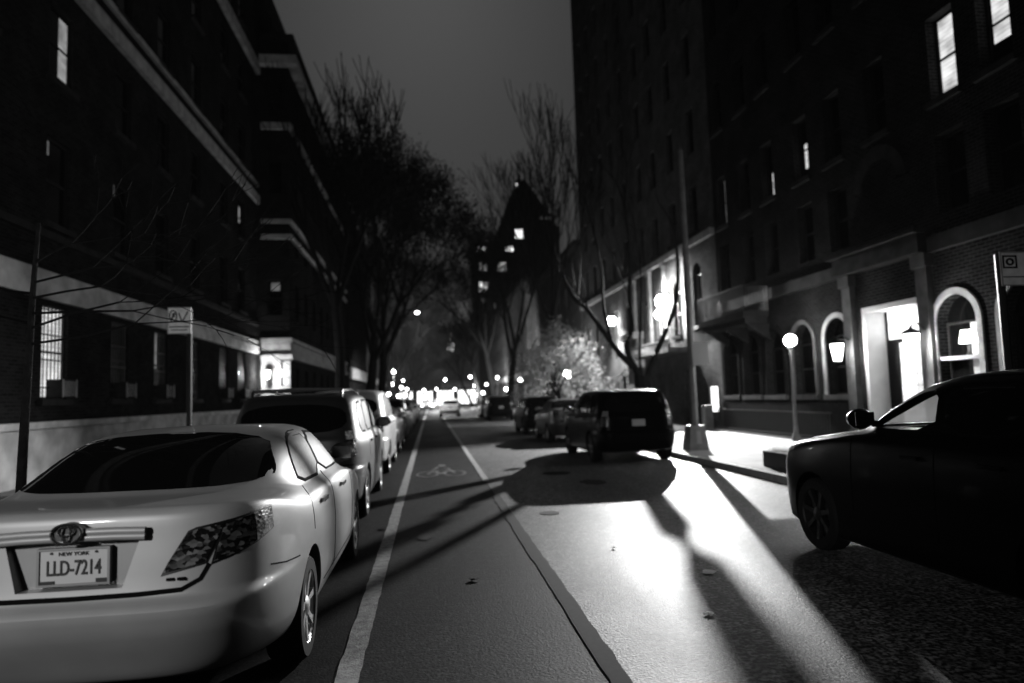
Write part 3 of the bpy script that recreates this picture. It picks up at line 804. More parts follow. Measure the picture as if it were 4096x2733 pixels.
b = MB(); b.box(LX + .002, LX + .12, 2, 33.69, 4.05, 4.40); b.box(LX + .002, LX + .07, 2, 33.69, 4.403, 4.66); b.build('stone_band', M['base'], lb)
b = MB(); b.box(LX + .002, LX + .12, 2, 33.69, 5.36, 5.52); b.build('moulding', M['dstone'], lb)
for z0, z1, w in ((11.35, 11.75, .16), (12.2, 12.36, .10), (17.9, 18.4, .2)):
    MB().box(LX + .002, LX + w, 2, 33.69, z0, z1).build('belt_course', M['stone'], lb)
lit1 = {(0, 4): M['win'], }
for i, y in enumerate(cols):
    gl = M['glass']; st = None
    if i == 4: gl = M['win']
    if i == 6: st = (.12, .42, .45, .98, M['win2'])
    if i == 8: st = (.05, .28, .35, .95, M['win'])
    if i == 9: st = (.1, .3, .3, .9, M['win3'])
    f = window(lb, LX, 'y', 1, (y - .52, y + .52, 1.9, 3.95), .15, gl, bars=(1, 2), sill=M['dstone'], strip=st)
    # security grille over ground-floor windows
    gr = MB()
    for k in range(1, 7): gr.box(LX - .05, LX - .03, y - .52 + 1.04 * k / 7 - .01, y - .52 + 1.04 * k / 7 + .01, 1.92, 3.93)
    for z in (2.15, 2.75, 3.3, 3.85): gr.box(LX - .066, LX - .052, y - .51, y + .51, z - .016, z + .016)
    gr.build('grille', M['black'], f)
random.seed(3)
for j, (z0, z1) in enumerate(fl):
    for i, y in enumerate(cols):
        st = None; gl = M['glass']
        if (j, i) == (1, 4): st = (.58, .93, .04, .92, M['win2'])
        elif j == 0 and i in (4, 5, 6, 7): st = (.1, .28, .80, .96, M['win3'])  # faint glow up in these panes imitates glints on the glass
        elif (j, i) in ((1, 6), (1, 7), (2, 9)): st = (.1, .22, .35, .9, M['win3'])
        elif (j, i) == (1, 9): st = (.3, .6, .4, .8, M['win2'])
        window(lb, LX, 'y', 1, (y - .5, y + .5, z0, z1), .15, gl, sill=M['dstone'], strip=st)
# window air conditioners
def aircon(y, lab, z=1.93):
    t = thing('air_conditioner', lab, 'air conditioner', (LX, y, z), 'air conditioners in the ground floor windows')
    MB().box(-.28, .22, -.3, .3, 0, .40).build('casing', M['dstone'], t)
    q = MB()
    for k in range(9): q.box(.222, .235, -.27, .27, .04 + .037 * k, .055 + .037 * k)
    q.build('louvre', M['stone'], t)
    MB().box(.222, .24, -.3, -.275, 0, .4).build('edge_trim', M['stone'], t); MB().box(.222, .24, .275, .3, 0, .4).build('edge_trim', M['stone'], t)
aircon(16.25, 'air conditioner under the brightly lit barred window')
aircon(19.4, 'air conditioner in the dark window right of the lit barred window')
aircon(22.2, 'air conditioner under the narrow lit strip, left of the sign post')
aircon(28.6, 'air conditioner under the second lit strip, right of the sign post')
aircon(31.1, 'air conditioner in the last window before the lantern wall')

# ---- projecting wing (side wall at y = 33.7)
WX, WY = -6.68, 33.7
wg = thing('apartment_wing', 'projecting brick wing on the left whose end wall carries a lit lantern', 'building', (0, 0, 0))
mb = MB()
wins_side = [(-7.72, -7.02, z, z + 1.7) for z in (5.9, 11.9, 15.8)]
facade(mb, WY, 'x', -1, LX, WX, 0, 19.0, wins_side, .25)
wcols = [35.6, 38.2, 40.8, 43.4, 46.0, 48.6, 51.2]
wops = [(y - .5, y + .5, z, z + 1.75) for y in wcols for z in (1.6, 5.8, 9.1, 12.4, 15.7)]
facade(mb, WX, 'y', 1, WY, 56, 0, 19.0, wops, .25)
mb.quad((WX, 56, 0), (WX, 56, 19), (LX, 56, 19), (LX, 56, 0))
mb.build('wall', M['lbrick'], wg)
for o in wins_side: window(wg, WY, 'x', -1, o, .25, M['glass'], strip=(.2, .8, .72, .95, M['win3']) if o[2] < 6 else None)
for k, o in enumerate(wops): window(wg, WX, 'y', 1, o, .25, M['glass'])
MB().box(LX + .21, WX - .42, WY - .025, WY - .002, .14, 3.745).build('lantern_wash_facing', M['stone'], wg)  # pale slab puts the lantern's wash into the wall colour
def wrap(z0, z1, p, name, mat, y1=56):
    b = MB(); b.box(LX + .21, WX + p, WY - p, WY - .002, z0, z1); b.box(WX + .002, WX + p, WY, y1, z0, z1); b.build(name, mat, wg)
wrap(3.75, 3.98, .16, 'cornice', M['stone']); wrap(4.58, 4.78, .12, 'cornice', M['stone']); wrap(3.98, 4.57, .03, 'stone_band', M['stone'])
wrap(9.62, 9.85, .12, 'ledge', M['base']); wrap(10.4, 10.6, .12, 'ledge', M['base']); wrap(15.1, 15.45, .12, 'ledge', M['base'])
wrap(18.3, 18.75, .45, 'cornice', M['base']); wrap(19.55, 19.9, .3, 'parapet', M['dstone']); wrap(19.0, 19.55, .05, 'parapet', M['lbrick'])
MB().box(LX, WX, WY, 56, 19.02, 19.1).build('roof', M['dstone'], wg)
# quoins beside the slab that is pale to imitate the lantern's wash
b = MB()
for k in range(9): b.box(WX - .30 - .1 * (k % 2), WX + .03, WY - .03, WY - .002, .1 + .4 * k, .1 + .4 * k + .37)
b.build('quoins', M['stone'], wg)
def lantern_wall(name, lab, loc, out, mat, group=None, r=.13, h=.42, arm=.3):
    """bracket lantern; out is the outward direction (x, y)"""
    t = thing(name, lab, 'lantern', loc, group)
    ox, oy = out
    MB().tube([(0, 0, .28), (ox * arm * .5, oy * arm * .5, .42), (ox * arm, oy * arm, .36), (ox * arm, oy * arm, h * .5)], .018, 8).build('bracket', M['black'], t, True)
    c = (ox * arm, oy * arm, 0)
    MB().lathe([(r * .55, -h / 2), (r * .95, h * .32), (r * .9, h * .36)], 6, c).build('glass', mat, t)
    q = MB().lathe([(r * 1.25, h * .37), (r * .9, h * .5), (r * .25, h * .62), (.02, h * .72)], 6, c); q.lathe([(r * .6, -h * .58), (r * .62, -h * .505)], 6, c)
    for k in range(6):
        a = 2 * math.pi * k / 6
        q.tube([(c[0] + r * .58 * math.cos(a), c[1] + r * .58 * math.sin(a), -h / 2), (c[0] + r * .98 * math.cos(a), c[1] + r * .98 * math.sin(a), h * .34)], .008, 4)
    q.build('cap', M['black'], t)
    return t
M['lantL'] = emit('left_lantern_glow', 6)
lantern_wall('wall_lantern', 'glowing wall lantern on the pale end wall of the left wing', (-7.62, WY, 3.05), (0, -1), M['lantL'], r=.14, h=.45, arm=.35)

# ---- farther left buildings
def simple_building(name, lab, x, sgn, y0, y1, h, brickmat, cols, floors, bands=(), litset={}, depth=.22, back=14, bandmat=None, w=.5):
    t = thing(name, lab, 'building', (0, 0, 0))
    ops = [(y - w, y + w, z, z + 1.7) for z in floors for y in cols]
    mb = MB(); facade(mb, x, 'y', sgn, y0, y1, 0, h, ops, depth)
    xb = x - sgn * back
    mb.quad((x, y0, 0), (x, y0, h), (xb, y0, h), (xb, y0, 0)); mb.quad((x, y1, 0), (x, y1, h), (xb, y1, h), (xb, y1, 0)); mb.quad((xb, y0, 0), (xb, y1, 0), (xb, y1, h), (xb, y0, h))
    mb.build('wall', brickmat, t)
    MB().box(min(xb, x + sgn * .4), max(xb, x + sgn * .4), y0 - .05, y1 + .05, h, h + .4).build('roof', M['dstone'], t)
    for z0, z1, p in bands:
        fbox(MB(), x, 'y', sgn, y0, y1, z0, z1, .002, p).build('stone_band', bandmat or M['stone'], t)
    for k, o in enumerate(ops): window(t, x, 'y', sgn, o, depth, litset.get(k, M['glass']))
    return t
simple_building('apartment_block', 'dark block beyond the lantern wing on the left, pale band above its ground floor', -6.9, 1, 60.2, 84, 17.5, M['lbrick'], [62, 65, 68, 71, 74, 77, 80], [1.6, 5.3, 8.6, 11.9], ((3.6, 4.6, .2),), {2: M['win2'], 4: M['win2'], 9: M['win3']})
simple_building('apartment_block', 'farthest dark block on the left side of the street', -6.7, 1, 84.4, 118, 19, M['dbrick'], [87, 90, 93, 96, 99, 102, 106, 110], [1.4, 5.3, 8.6, 11.9], ((3.6, 4.3, .2),), {0: M['farwin'], 1: M['win'], 3: M['farwin'], 5: M['farwin'], 6: M['farwin'], 10: M['win3']})

# ---- right apartment house with arches (x = 11)
RX = 11.0
rb = thing('arcaded_apartment_house', 'tall brick apartment house on the right with arched windows and a bright entrance', 'building', (0, 0, 0))
archc = [4.4, 6.1, 7.8, 9.5, 11.25, 12.98, 17.2, 18.9, 20.6, 22.2, 23.8]
aops = [(y - .56, y + .56, 1.42, 3.5, True) for y in archc]
ucols = [4.6, 6.5, 8.4, 9.9, 11.45, 12.8, 15.0, 16.8, 18.4, 20.4, 22.0, 23.9]
ufl = [7.75, 11.4, 15.0, 18.6, 22.2, 25.8, 29.2]
uops = []
for z in ufl:
    for y in ucols: uops.append((y - .38, y + .38, z, z + 1.85))
lops = [(y - .42, y + .42, 5.3, 7.0) for y in ucols if not (14 < y < 16)]
PORTAL = (13.95, 15.96, .15, 3.5)
mb = MB(); facade(mb, RX, 'y', -1, 1.0, 24.6, 0, 33, aops + uops + lops + [PORTAL], .30)
mb.quad((RX, 1, 0), (RX, 1, 33), (26, 1, 33), (26, 1, 0)); mb.quad((26, 1, 0), (26, 24.6, 0), (26, 24.6, 33), (26, 1, 33)); mb.quad((RX, 24.6, 0), (RX, 24.6, 33), (26, 24.6, 33), (26, 24.6, 0))
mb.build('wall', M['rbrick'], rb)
MB().box(RX - .4, 26, .9, 24.55, 33, 33.5).build('roof', M['dstone'], rb)
for k, (y, o) in enumerate(zip(archc, aops)):
    st = None
    if abs(y - 12.98) < .1: st = (.05, .45, .05, 1.0, M['win2'])
    if abs(y - 11.25) < .1: st = (.1, .55, .3, 1.0, M['win2'])
    if abs(y - 17.2) < .1: st = (.1, .4, .05, .5, M['win3'])
    f = window(rb, RX, 'y', -1, o, .30, M['glass'], sill=M['rstone'], strip=st)
    # moulded stone arch round the opening
    tr = MB(); n = 18; r0, r1 = .56, .70; zc = o[3] - .56
    vs = []
    for q in range(n + 1):
        a = math.pi * q / n
        for rr in (r0, r1):
            for x in (RX - .002, RX - .05): vs.append((x, y - rr * math.cos(a), zc + rr * math.sin(a)))
    fs = []
    for q in range(n):
        i = 4 * q; j = i + 4
        fs += [(i + 1, i + 3, j + 3, j + 1), (i, i + 1, j + 1, j), (i + 2, j + 2, j + 3, i + 3)]
    tr.add(vs, fs)
    tr.box(RX - .05, RX - .002, y - .70, y - .56, o[2], zc - .002); tr.box(RX - .05, RX - .002, y + .56, y + .70, o[2], zc - .002)
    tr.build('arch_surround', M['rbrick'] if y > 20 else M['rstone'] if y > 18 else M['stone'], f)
litR = {(0, 3): None}
for j, z in enumerate(ufl):
    for i, y in enumerate(ucols):
        gl = M['glass']; st = None
        if (j, i) == (0, 5): gl = M['win']
        elif (j, i) == (0, 4): st = (.15, .85, .3, 1.0, M['win'])
        elif (j, i) == (0, 8): st = (.35, .75, .2, .6, M['win'])
        elif (j, i) == (0, 9): st = (.4, .68, .0, .48, M['win'])
        elif (j, i) == (0, 10): st = (.3, .46, .2, .9, M['win2'])
        elif (j, i) == (0, 11): st = (.35, .75, .05, .98, M['win2'])
        elif (j, i) == (1, 11): st = (.35, .6, .05, .55, M['win2'])
        window(rb, RX, 'y', -1, (y - .38, y + .38, z, z + 1.85), .30, gl, sill=M['dstone'] if j < 2 else None, strip=st)
for o in lops: window(rb, RX, 'y', -1, o, .30, M['glass'])
# belt course stops either side of the entrance; pilasters flank it
b = MB(); b.box(RX - .13, RX - .002, 1, 13.5, 4.5, 4.85); b.box(RX - .13, RX - .002, 16.75, 24.55, 4.5, 4.85); b.build('belt_course', M['dstone'], rb)
for y0, y1 in ((13.55, 13.9), (16.3, 16.65)):
    b = MB(); b.box(RX - .16, RX - .002, y0, y1, .14, 4.2); b.box(RX - .22, RX - .002, y0 - .05, y1 + .05, 4.203, 4.5); b.box(RX - .2, RX - .16, y0 - .03, y1 + .03, .14, .5)
    b.build('pilaster', M['rstone'], rb)
b = MB(); b.box(RX - .35, RX - .002, 13.5, 16.7, 4.52, 4.95); b.box(RX - .5, RX - .002, 13.4, 16.8, 4.953, 5.05); b.build('entablature', M['dstone'], rb)
# deep white entrance portal
PD = .58
b = MB(); b.box(RX - .03, RX + PD, 15.93, 16.06, .15, 3.5); b.box(RX - .03, RX + PD, 13.86, 13.98, .15, 3.5); b.box(RX - .03, RX + PD, 13.86, 16.06, 3.47, 3.6)
b.build('portal', M['white'], rb)
dr = MB()
for y0, y1, z0, z1 in ((13.98, 14.05, .15, 3.47), (15.86, 15.93, .15, 3.47), (14.05, 15.86, 2.66, 2.76), (15.5, 15.86, .15, 2.66), (14.45, 14.55, .15, 2.66), (14.05, 15.86, .15, .3)):
    dr.box(RX + PD - .08, RX + PD, y0, y1, z0, z1)
door = dr.build('entrance_door', M['frame'], rb)
MB().box(RX + PD - .05, RX + PD - .03, 14.05, 15.86, 2.76, 3.47).build('transom_glass', M['door'], door)
MB().box(RX + PD - .05, RX + PD - .03, 14.55, 15.5, .3, 2.66).build('door_glass', M['door'], door)
MB().box(RX + PD - .05, RX + PD - .03, 14.05, 14.45, .3, 2.66).build('side_light', M['win'], door)
q = MB()
for k in range(1, 9): q.box(RX + PD - .058, RX + PD - .052, 14.55, 15.5, .3 + .262 * k - .006, .3 + .262 * k + .006)
for k in range(1, 5): q.box(RX + PD - .066, RX + PD - .06, 14.55 + .19 * k - .006, 14.55 + .19 * k + .006, .3, 2.66)
q.build('door_lattice', M['curtain'], door)
b = MB()
for k in range(1): b.box(RX - .9, RX - .03, 13.7, 16.2, .14, .15 + .0)
# balcony above the arches by the lamp
b = MB(); b.box(RX - 1.0, RX - .14, 20.6, 24.3, 3.95, 4.15); b.box(RX - .9, RX - .14, 20.7, 24.2, 3.75, 3.948)
for y in (20.9, 22.4, 23.9):
    b.add([(RX - .02, y - .1, 3.2), (RX - .02, y + .1, 3.2), (RX - .8, y - .1, 3.74), (RX - .8, y + .1, 3.74), (RX - .02, y - .1, 3.74), (RX - .02, y + .1, 3.74)], [(0, 2, 4), (1, 5, 3), (0, 1, 3, 2), (2, 3, 5, 4), (0, 4, 5, 1)])
bal = b.build('balcony', M['dstone'], rb)
b = MB()
for k in range(38): b.box(RX - .97, RX - .95, 20.65 + .098 * k - .012, 20.65 + .098 * k + .012, 4.15, 4.95)
for k in range(9):
    for y in (20.63, 24.27): b.box(RX - .95 + .1 * k - .012, RX - .95 + .1 * k + .012, y - .01, y + .01, 4.15, 4.95)
b.box(RX - .99, RX - .93, 20.6, 24.3, 4.952, 5.0); b.build('railing', M['black'], bal)
# low lit basement opening and areaway fence
MB().box(RX - .06, RX - .012, 24.75, 25.35, .85, 1.8)
# second-floor arch ornament over the entrance axis
tr = MB(); n = 18; vs = []
for q in range(n + 1):
    a = math.pi * q / n
    for rr in (.62, .95):
        for x in (RX - .002, RX - .08): vs.append((x, 15.0 - rr * math.cos(a), 6.5 + rr * math.sin(a)))
fs = []
for q in range(n):
    i = 4 * q; j = i + 4; fs += [(i + 1, i + 3, j + 3, j + 1), (i, i + 1, j + 1, j), (i + 2, j + 2, j + 3, i + 3)]
tr.add(vs, fs); tr.build('stone_arch', M['dstone'], rb)
b = MB(); b.box(RX - .10, RX - .002, 16.7, 24.55, .14, 1.2); b.box(RX - .10, RX - .002, 1, 13.5, .14, 1.2); b.build('plinth', M['dplinth'], rb)
LG = 'lanterns flanking the bright entrance'
lantern_wall('wall_lantern', 'wall lantern left of the bright entrance, in front of an arched window', (RX - .16, 16.48, 2.55), (-1, 0), M['lant'], LG, r=.19, h=.50, arm=.34)
lantern_wall('wall_lantern', 'wall lantern right of the bright entrance', (RX - .16, 13.72, 2.55), (-1, 0), M['lant'], LG, r=.19, h=.50, arm=.34)
t = thing('table_lamp', 'small lamp glowing inside the arched window right of the entrance', 'lamp', (RX + .12, 12.85, 2.2))
MB().lathe([(.07, 0), (.05, .02), (.02, .08), (.03, .2), (.015, .26)], 12).build('lamp_base', M['black'], t, True)
MB().lathe([(.17, .26), (.12, .52)], 16, close=False).build('lamp_shade', M['lant'], t, True)
MB().box(RX + .02, RX + .28, 12.6, 13.1, 2.16, 2.2)
# stand for the table lamp: the window's own ledge
MB().box(RX + .0, RX + .26, 12.44, 13.52, 2.12, 2.198).build('window_ledge', M['stone'], rb)
# globe lamp post in front of the arches
def globe_post(lab, loc, h, r=.19):
    t = thing('lamp_post', lab, 'lamp post', loc)
    MB().lathe([(.12, 0), (.12, .12), (.07, .2), (.045, .5), (.04, h - .3), (.06, h - .25), (.09, h - .2)], 14).build('post', M['pole'], t, True)
    MB().sphere((0, 0, h), r, 20).build('globe', M['lampB'], t, True)
    return t
globe_post('globe lamp on a thin post in front of the arched windows', (10.25, 18.3, .14), 2.85, .17)
globe_post('twin of the globe lamp, glowing far along between the leafy tree and the forked tree', (9.3, 45.5, .14), 2.9, .26)
# low iron fence along the areaway
fe = thing('iron_fence', 'low black iron fence along the foot of the arcaded house', 'fence', (10.55, 17, .14))
q = MB()
for k in range(56): q.box(-.01, .01, .1 + .13 * k - .009, .1 + .13 * k + .009, .05, .82)
q.build('bars', M['black'], fe)
q = MB(); q.box(-.02, .02, 0, 7.4, .78, .81); q.box(-.02, .02, 0, 7.4, .12, .15); q.box(-.08, .08, 0, 7.4, 0, .05); q.build('rails', M['black'], fe)

# ---- row houses beyond, lit by the wall flood lamp
r2 = thing('row_house', 'tall brick row house behind the tree, washed white by its wall lamp', 'building', (0, 0, 0))
RY0, RY1 = 24.65, 47.6
c2 = [26.6, 29.0, 31.4, 33.6, 36.4, 38.8, 41.2, 43.6, 45.8]
ops2 = [(26.15, 27.05, 4.3, 6.9, True)] + [(y - .42, y + .42, 4.1, 6.5, True) for y in c2[1:]]
for z in (8.2, 11.5, 14.8, 18.1, 21.4, 24.7): ops2 += [(y - .42, y + .42, z, z + 1.9) for y in c2]
g2 = [(27.6, 28.6, .2, 2.5), (31.0, 32.2, .2, 2.5), (37.0, 38.1, .2, 2.6), (42, 43, .2, 2.6), (25.0, 25.55, .45, 1.0)]
mb = MB(); facade(mb, RX, 'y', -1, RY0, RY1, 0, 31.5, ops2 + g2, .25)
mb.quad((RX, RY1, 0), (RX, RY1, 31.5), (26, RY1, 31.5), (26, RY1, 0)); mb.quad((26, RY0, 0), (26, RY1, 0), (26, RY1, 31.5), (26, RY0, 31.5))
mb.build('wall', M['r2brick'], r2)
MB().box(RX - .3, 26, RY0, RY1 + .05, 31.5, 32).build('roof', M['dstone'], r2)
for k, o in enumerate(ops2):
    window(r2, RX, 'y', -1, o, .25, M['glass'], M['white'] if k < 9 else M['frame'], sill=M['dstone'] if k < 18 else None, bars=(2, 2) if k < 9 else (1, 2), strip=(.3, .7, .3, .7, M['win3']) if k in (59, 60, 50) else None)
for k, o in enumerate(g2):
    if k < 4:
        d = MB(); fbox(d, RX, 'y', -1, o[0], o[1], o[2], o[3], -.24, -.19); d.build('door', M['frame'], r2)
    else:
        window(r2, RX, 'y', -1, o, .25, M['win'], bars=(4, 1))
for y in (27.8, 30.2, 32.5, 35.0):
    b = MB(); b.box(RX - .14, RX - .002, y - .16, y + .16, 3.85, 7.4); b.box(RX - .2, RX - .002, y - .22, y + .22, 7.403, 7.6)
    b.build('pilaster', M['stone'], r2)
b = MB(); b.box(RX - .2, RX - .002, RY0, RY1, 7.63, 7.9); b.build('belt_course', M['stone'], r2)
b = MB(); b.box(RX - 1.1, RX - .002, 27.4, 33.2, 3.3, 3.48)
led = b.build('ledge', M['stone'], r2)
b = MB()
for k in range(44): b.box(RX - 1.08, RX - 1.04, 27.45 + .132 * k - .03, 27.45 + .132 * k + .03, 3.48, 3.78)
b.box(RX - 1.1, RX - 1.02, 27.4, 33.2, 3.782, 3.84); b.build('balustrade', M['stone'], led)
# stoop with its railings
st = MB()
for k in range(10): st.box(RX - 2.75 + .26 * k, RX - .003, 34.1, 36.0, .14 + .19 * k, .14 + .19 * (k + 1))
sto = st.build('stoop', M['stone'], r2)
for y in (34.1, 36.0):
    q = MB()
    for k in range(10): q.box(RX - 2.7 + .26 * k, RX - 2.67 + .26 * k, y - .015, y + .015, .33 + .19 * k, 1.2 + .19 * k)
    q.tube([(RX - 2.75, y, 1.16), (RX - .2, y, 3.02)], .03, 6); q.build('handrail', M['pole'], sto)
b = MB(); b.box(RX - .35, RX - .002, 33.95, 34.3, 2.1, 4.4); b.box(RX - .35, RX - .002, 35.8, 36.15, 2.1, 4.4); b.box(RX - .6, RX - .002, 33.8, 36.3, 4.403, 4.75); b.build('door_surround', M['stone'], r2)
MB().box(RX - .06, RX - .003, 34.35, 35.75, 2.1, 4.4).build('door', M['frame'], r2)
t = thing('light_box', 'glowing white upright light box on the dark wall right of the street pole', 'light box', (10.62, 25.0, .8))
MB().box(0, .30, -.07, .06, 0, 1.0).build('casing', M['signback'], t)
MB().box(.02, .28, -.085, -.072, .03, .97).build('panel', emit('light_box_glow', 2.5), t)
q = MB(); q.box(.02, .38, -.02, .02, .2, .26); q.box(.02, .38, -.02, .02, .74, .8); q.build('wall_bracket', M['black'], t)
# wall flood lamps
def flood(lab, loc, r, two=True):
    t = thing('flood_lamp', lab, 'lamp', loc, 'flood lamps on the row house wall')
    m = MB(); m.tube([(.34, 0, .3), (.2, 0, .45), (0, 0, .36)], .03, 8); m.box(.3, .37, -.1, .1, .15, .45); m.build('bracket', M['black'], t, True)
    MB().sphere((0, 0, 0), r, 20).build('globe', M['lampA'], t, True)
    MB().lathe([(r * .75, r * .78), (r * .5, r * 1.05), (.03, r * 1.2)], 16).build('cap', M['black'], t, True)
    if two:
        MB().sphere((-.05, .45, -.55), r * .62, 18).build('globe', M['lampA'], t, True)
        MB().tube([(.3, .2, .2), (.1, .45, -.2)], .025, 6).build('bracket', M['black'], t, True)
    return t
flood('largest blazing double wall lamp, behind the forked tree', (10.66, 29.82, 5.76), .34)
flood('smaller blazing wall lamp farther along, left of the forked tree trunk', (10.62, 38.6, 5.86), .26, False)

# ---- farther right side
simple_building('row_house', 'low dark row house beyond the tall lit one on the right', 11, -1, 48, 72, 12.5, M['r2brick'], [50, 53, 56, 59, 62, 65, 68], [1.6, 5.0, 8.4], ((3.8, 4.3, .2),), {1: M['farwin'], 4: M['farwin'], 3: M['win2']})
simple_building('row_house', 'farthest row house on the right side of the street', 10.5, -1, 72.5, 118, 14, M['dbrick'], [75, 79, 83, 87, 91, 95, 99, 103, 108, 113], [1.4, 5.3, 8.6], ((3.6, 4.3, .2),), {0: M['farwin'], 2: M['farwin'], 3: M['farwin'], 5: M['farwin'], 6: M['win2'], 8: M['farwin']}, w=.7)
# ---- tower closing the view
tw = thing('gabled_tower', 'black steep-roofed tower block rising over the end of the street', 'building', (0, 150, 0))
m = MB(); m.box(16.3, 30, 0, 20, 0, 40)
m.build('wall', M['tower'], tw)
m = MB(); m.add([(16.3, 0, 40), (29.5, 0, 40), (29.5, 20, 40), (16.3, 20, 40), (21, 4, 52), (23.2, 4, 52), (23.2, 16, 52), (21, 16, 52)], [(0, 1, 5, 4), (1, 2, 6, 5), (2, 3, 7, 6), (3, 0, 4, 7), (4, 5, 6, 7), (0, 3, 2, 1)]); m.build('roof', M['tower'], tw)
m = MB(); m.tube([(22, 8, 52), (22, 8, 55)], [.5, .1], 6); m.build('spire', M['tower'], tw)
def pane(parent, x0, x1, z0, z1, y, mat, n=1):
    q = MB(); w = (x1 - x0) / n
    for k in range(n): q.box(x0 + w * k + .08, x0 + w * (k + 1) - .08, y - .12, y - .002, z0, z1)
    return q.build('window', mat, parent)
pane(tw, 19.8, 21.6, 37.2, 39.2, 0, M['farwin'], 2); pane(tw, 20.6, 21.2, 49.9, 50.7, 3.0, M['farwin']); pane(tw, 25.4, 28.4, 41.5, 42.2, 0, M['win3'], 3)
tb = thing('apartment_block', 'dark block with a row of lit top windows below the steep-roofed tower', 'building', (0, 140, 0))
MB().box(9.4, 22.0, 0, 9.5, 0, 33.5).build('wall', M['tower'], tb)
MB().box(9.2, 22.2, -.2, 9.5, 33.5, 34.1).build('roof', M['tower'], tb)
pane(tb, 9.6, 12.2, 33.0 - 1.0, 33.0, 0, M['farwin'], 4); pane(tb, 16.2, 18, 32.0, 33.0, 0, M['farwin'], 3)
pane(tb, 10.3, 12.6, 28.0, 29.6, 0, M['win'], 2); pane(tb, 14.4, 16.3, 27.9, 29.7, 0, M['farwin'], 2); pane(tb, 10.4, 12.7, 23.5, 25.5, 0, M['farwin'], 2)
pane(tb, 11, 11.5, 21, 22, 0, M['win'], 1); pane(tb, 13.6, 14.1, 20, 21, 0, M['win2'], 1); pane(tb, 10.0, 10.4, 16, 17, 0, M['win2'], 1)
# ---- far cross street: long block with shop fronts
fb = thing('shop_building', 'low pale building with lit shop windows and a curved awning closing the street', 'building', (0, 125, 0))
MB().box(-14, 9.0, 0, 10, 0, 15).build('wall', M['dbrick'], fb); MB().box(-14.2, 9.2, -.2, 10, 15, 15.5).build('roof', M['dbrick'], fb)
pane(fb, -6, -3.2, .8, 3.0, 0, M['farwin'], 3); pane(fb, -2.4, .4, .8, 3.0, 0, M['farwin'], 3); pane(fb, 1.2, 4.2, .6, 3.0, 0, M['farwin'], 3); pane(fb, 5, 8.4, .6, 3.0, 0, M['farwin'], 3)
pane(fb, 3.2, 4.6, 10.3, 11.8, 0, M['farwin'], 3); pane(fb, 3.7, 4.7, 12.3, 13.4, 0, M['farwin'], 2); pane(fb, 2.6, 3.4, 12.4, 13.3, 0, M['win'], 1)
aw = MB()
n = 10
for k in range(n):
    a0, a1 = math.pi / 2 * k / n, math.pi / 2 * (k + 1) / n
    aw.quad((2.0, -.1 - 1.6 * math.sin(a0), 3.4 + 1.3 * math.cos(a0)), (8.8, -.1 - 1.6 * math.sin(a0), 3.4 + 1.3 * math.cos(a0)), (8.8, -.1 - 1.6 * math.sin(a1), 3.4 + 1.3 * math.cos(a1)), (2.0, -.1 - 1.6 * math.sin(a1), 3.4 + 1.3 * math.cos(a1)))
aw.build('awning', M['stone'], fb, True)

# ------------------------------------------------------------------ street furniture
# octagonal lamp pole on the right pavement with its base box and sign
t = thing('street_pole', 'tall pale steel street pole with a square base box and a sign, right kerb', 'street pole', (6.72, 16.9, .14))
MB().lathe([(.115, .55), (.10, 2.5), (.07, 7.8)], 8).build('shaft', M['pole'], t)
b = MB(); b.add([(x * .26, y * .26, 0) for x, y in ((-1, -1), (1, -1), (1, 1), (-1, 1))] + [(x * .19, y * .19, .62) for x, y in ((-1, -1), (1, -1), (1, 1), (-1, 1))], [(0, 3, 2, 1), (4, 5, 6, 7), (0, 1, 5, 4), (1, 2, 6, 5), (2, 3, 7, 6), (3, 0, 4, 7)]); 
bo = b.build('base_box', M['pole'], t)
MB().add([(-.07, -.252, .16), (.07, -.252, .16), (.06, -.218, .48), (-.06, -.218, .48)], [(0, 1, 2, 3)]).build('hatch', M['signback'], bo)
MB().lathe([(.055, 7.8), (.07, 7.83), (.03, 7.95)], 8).build('finial', M['pole'], t)
m = MB(); m.box(-.02, .42, -.135, -.12, 2.15, 2.75); s = m.build('sign_plate', M['signback'], t)
MB().box(.0, .1, -.12, -.09, 2.3, 2.34).box(.0, .1, -.12, -.09, 2.55, 2.59).build('clamp', M['pole'], s)

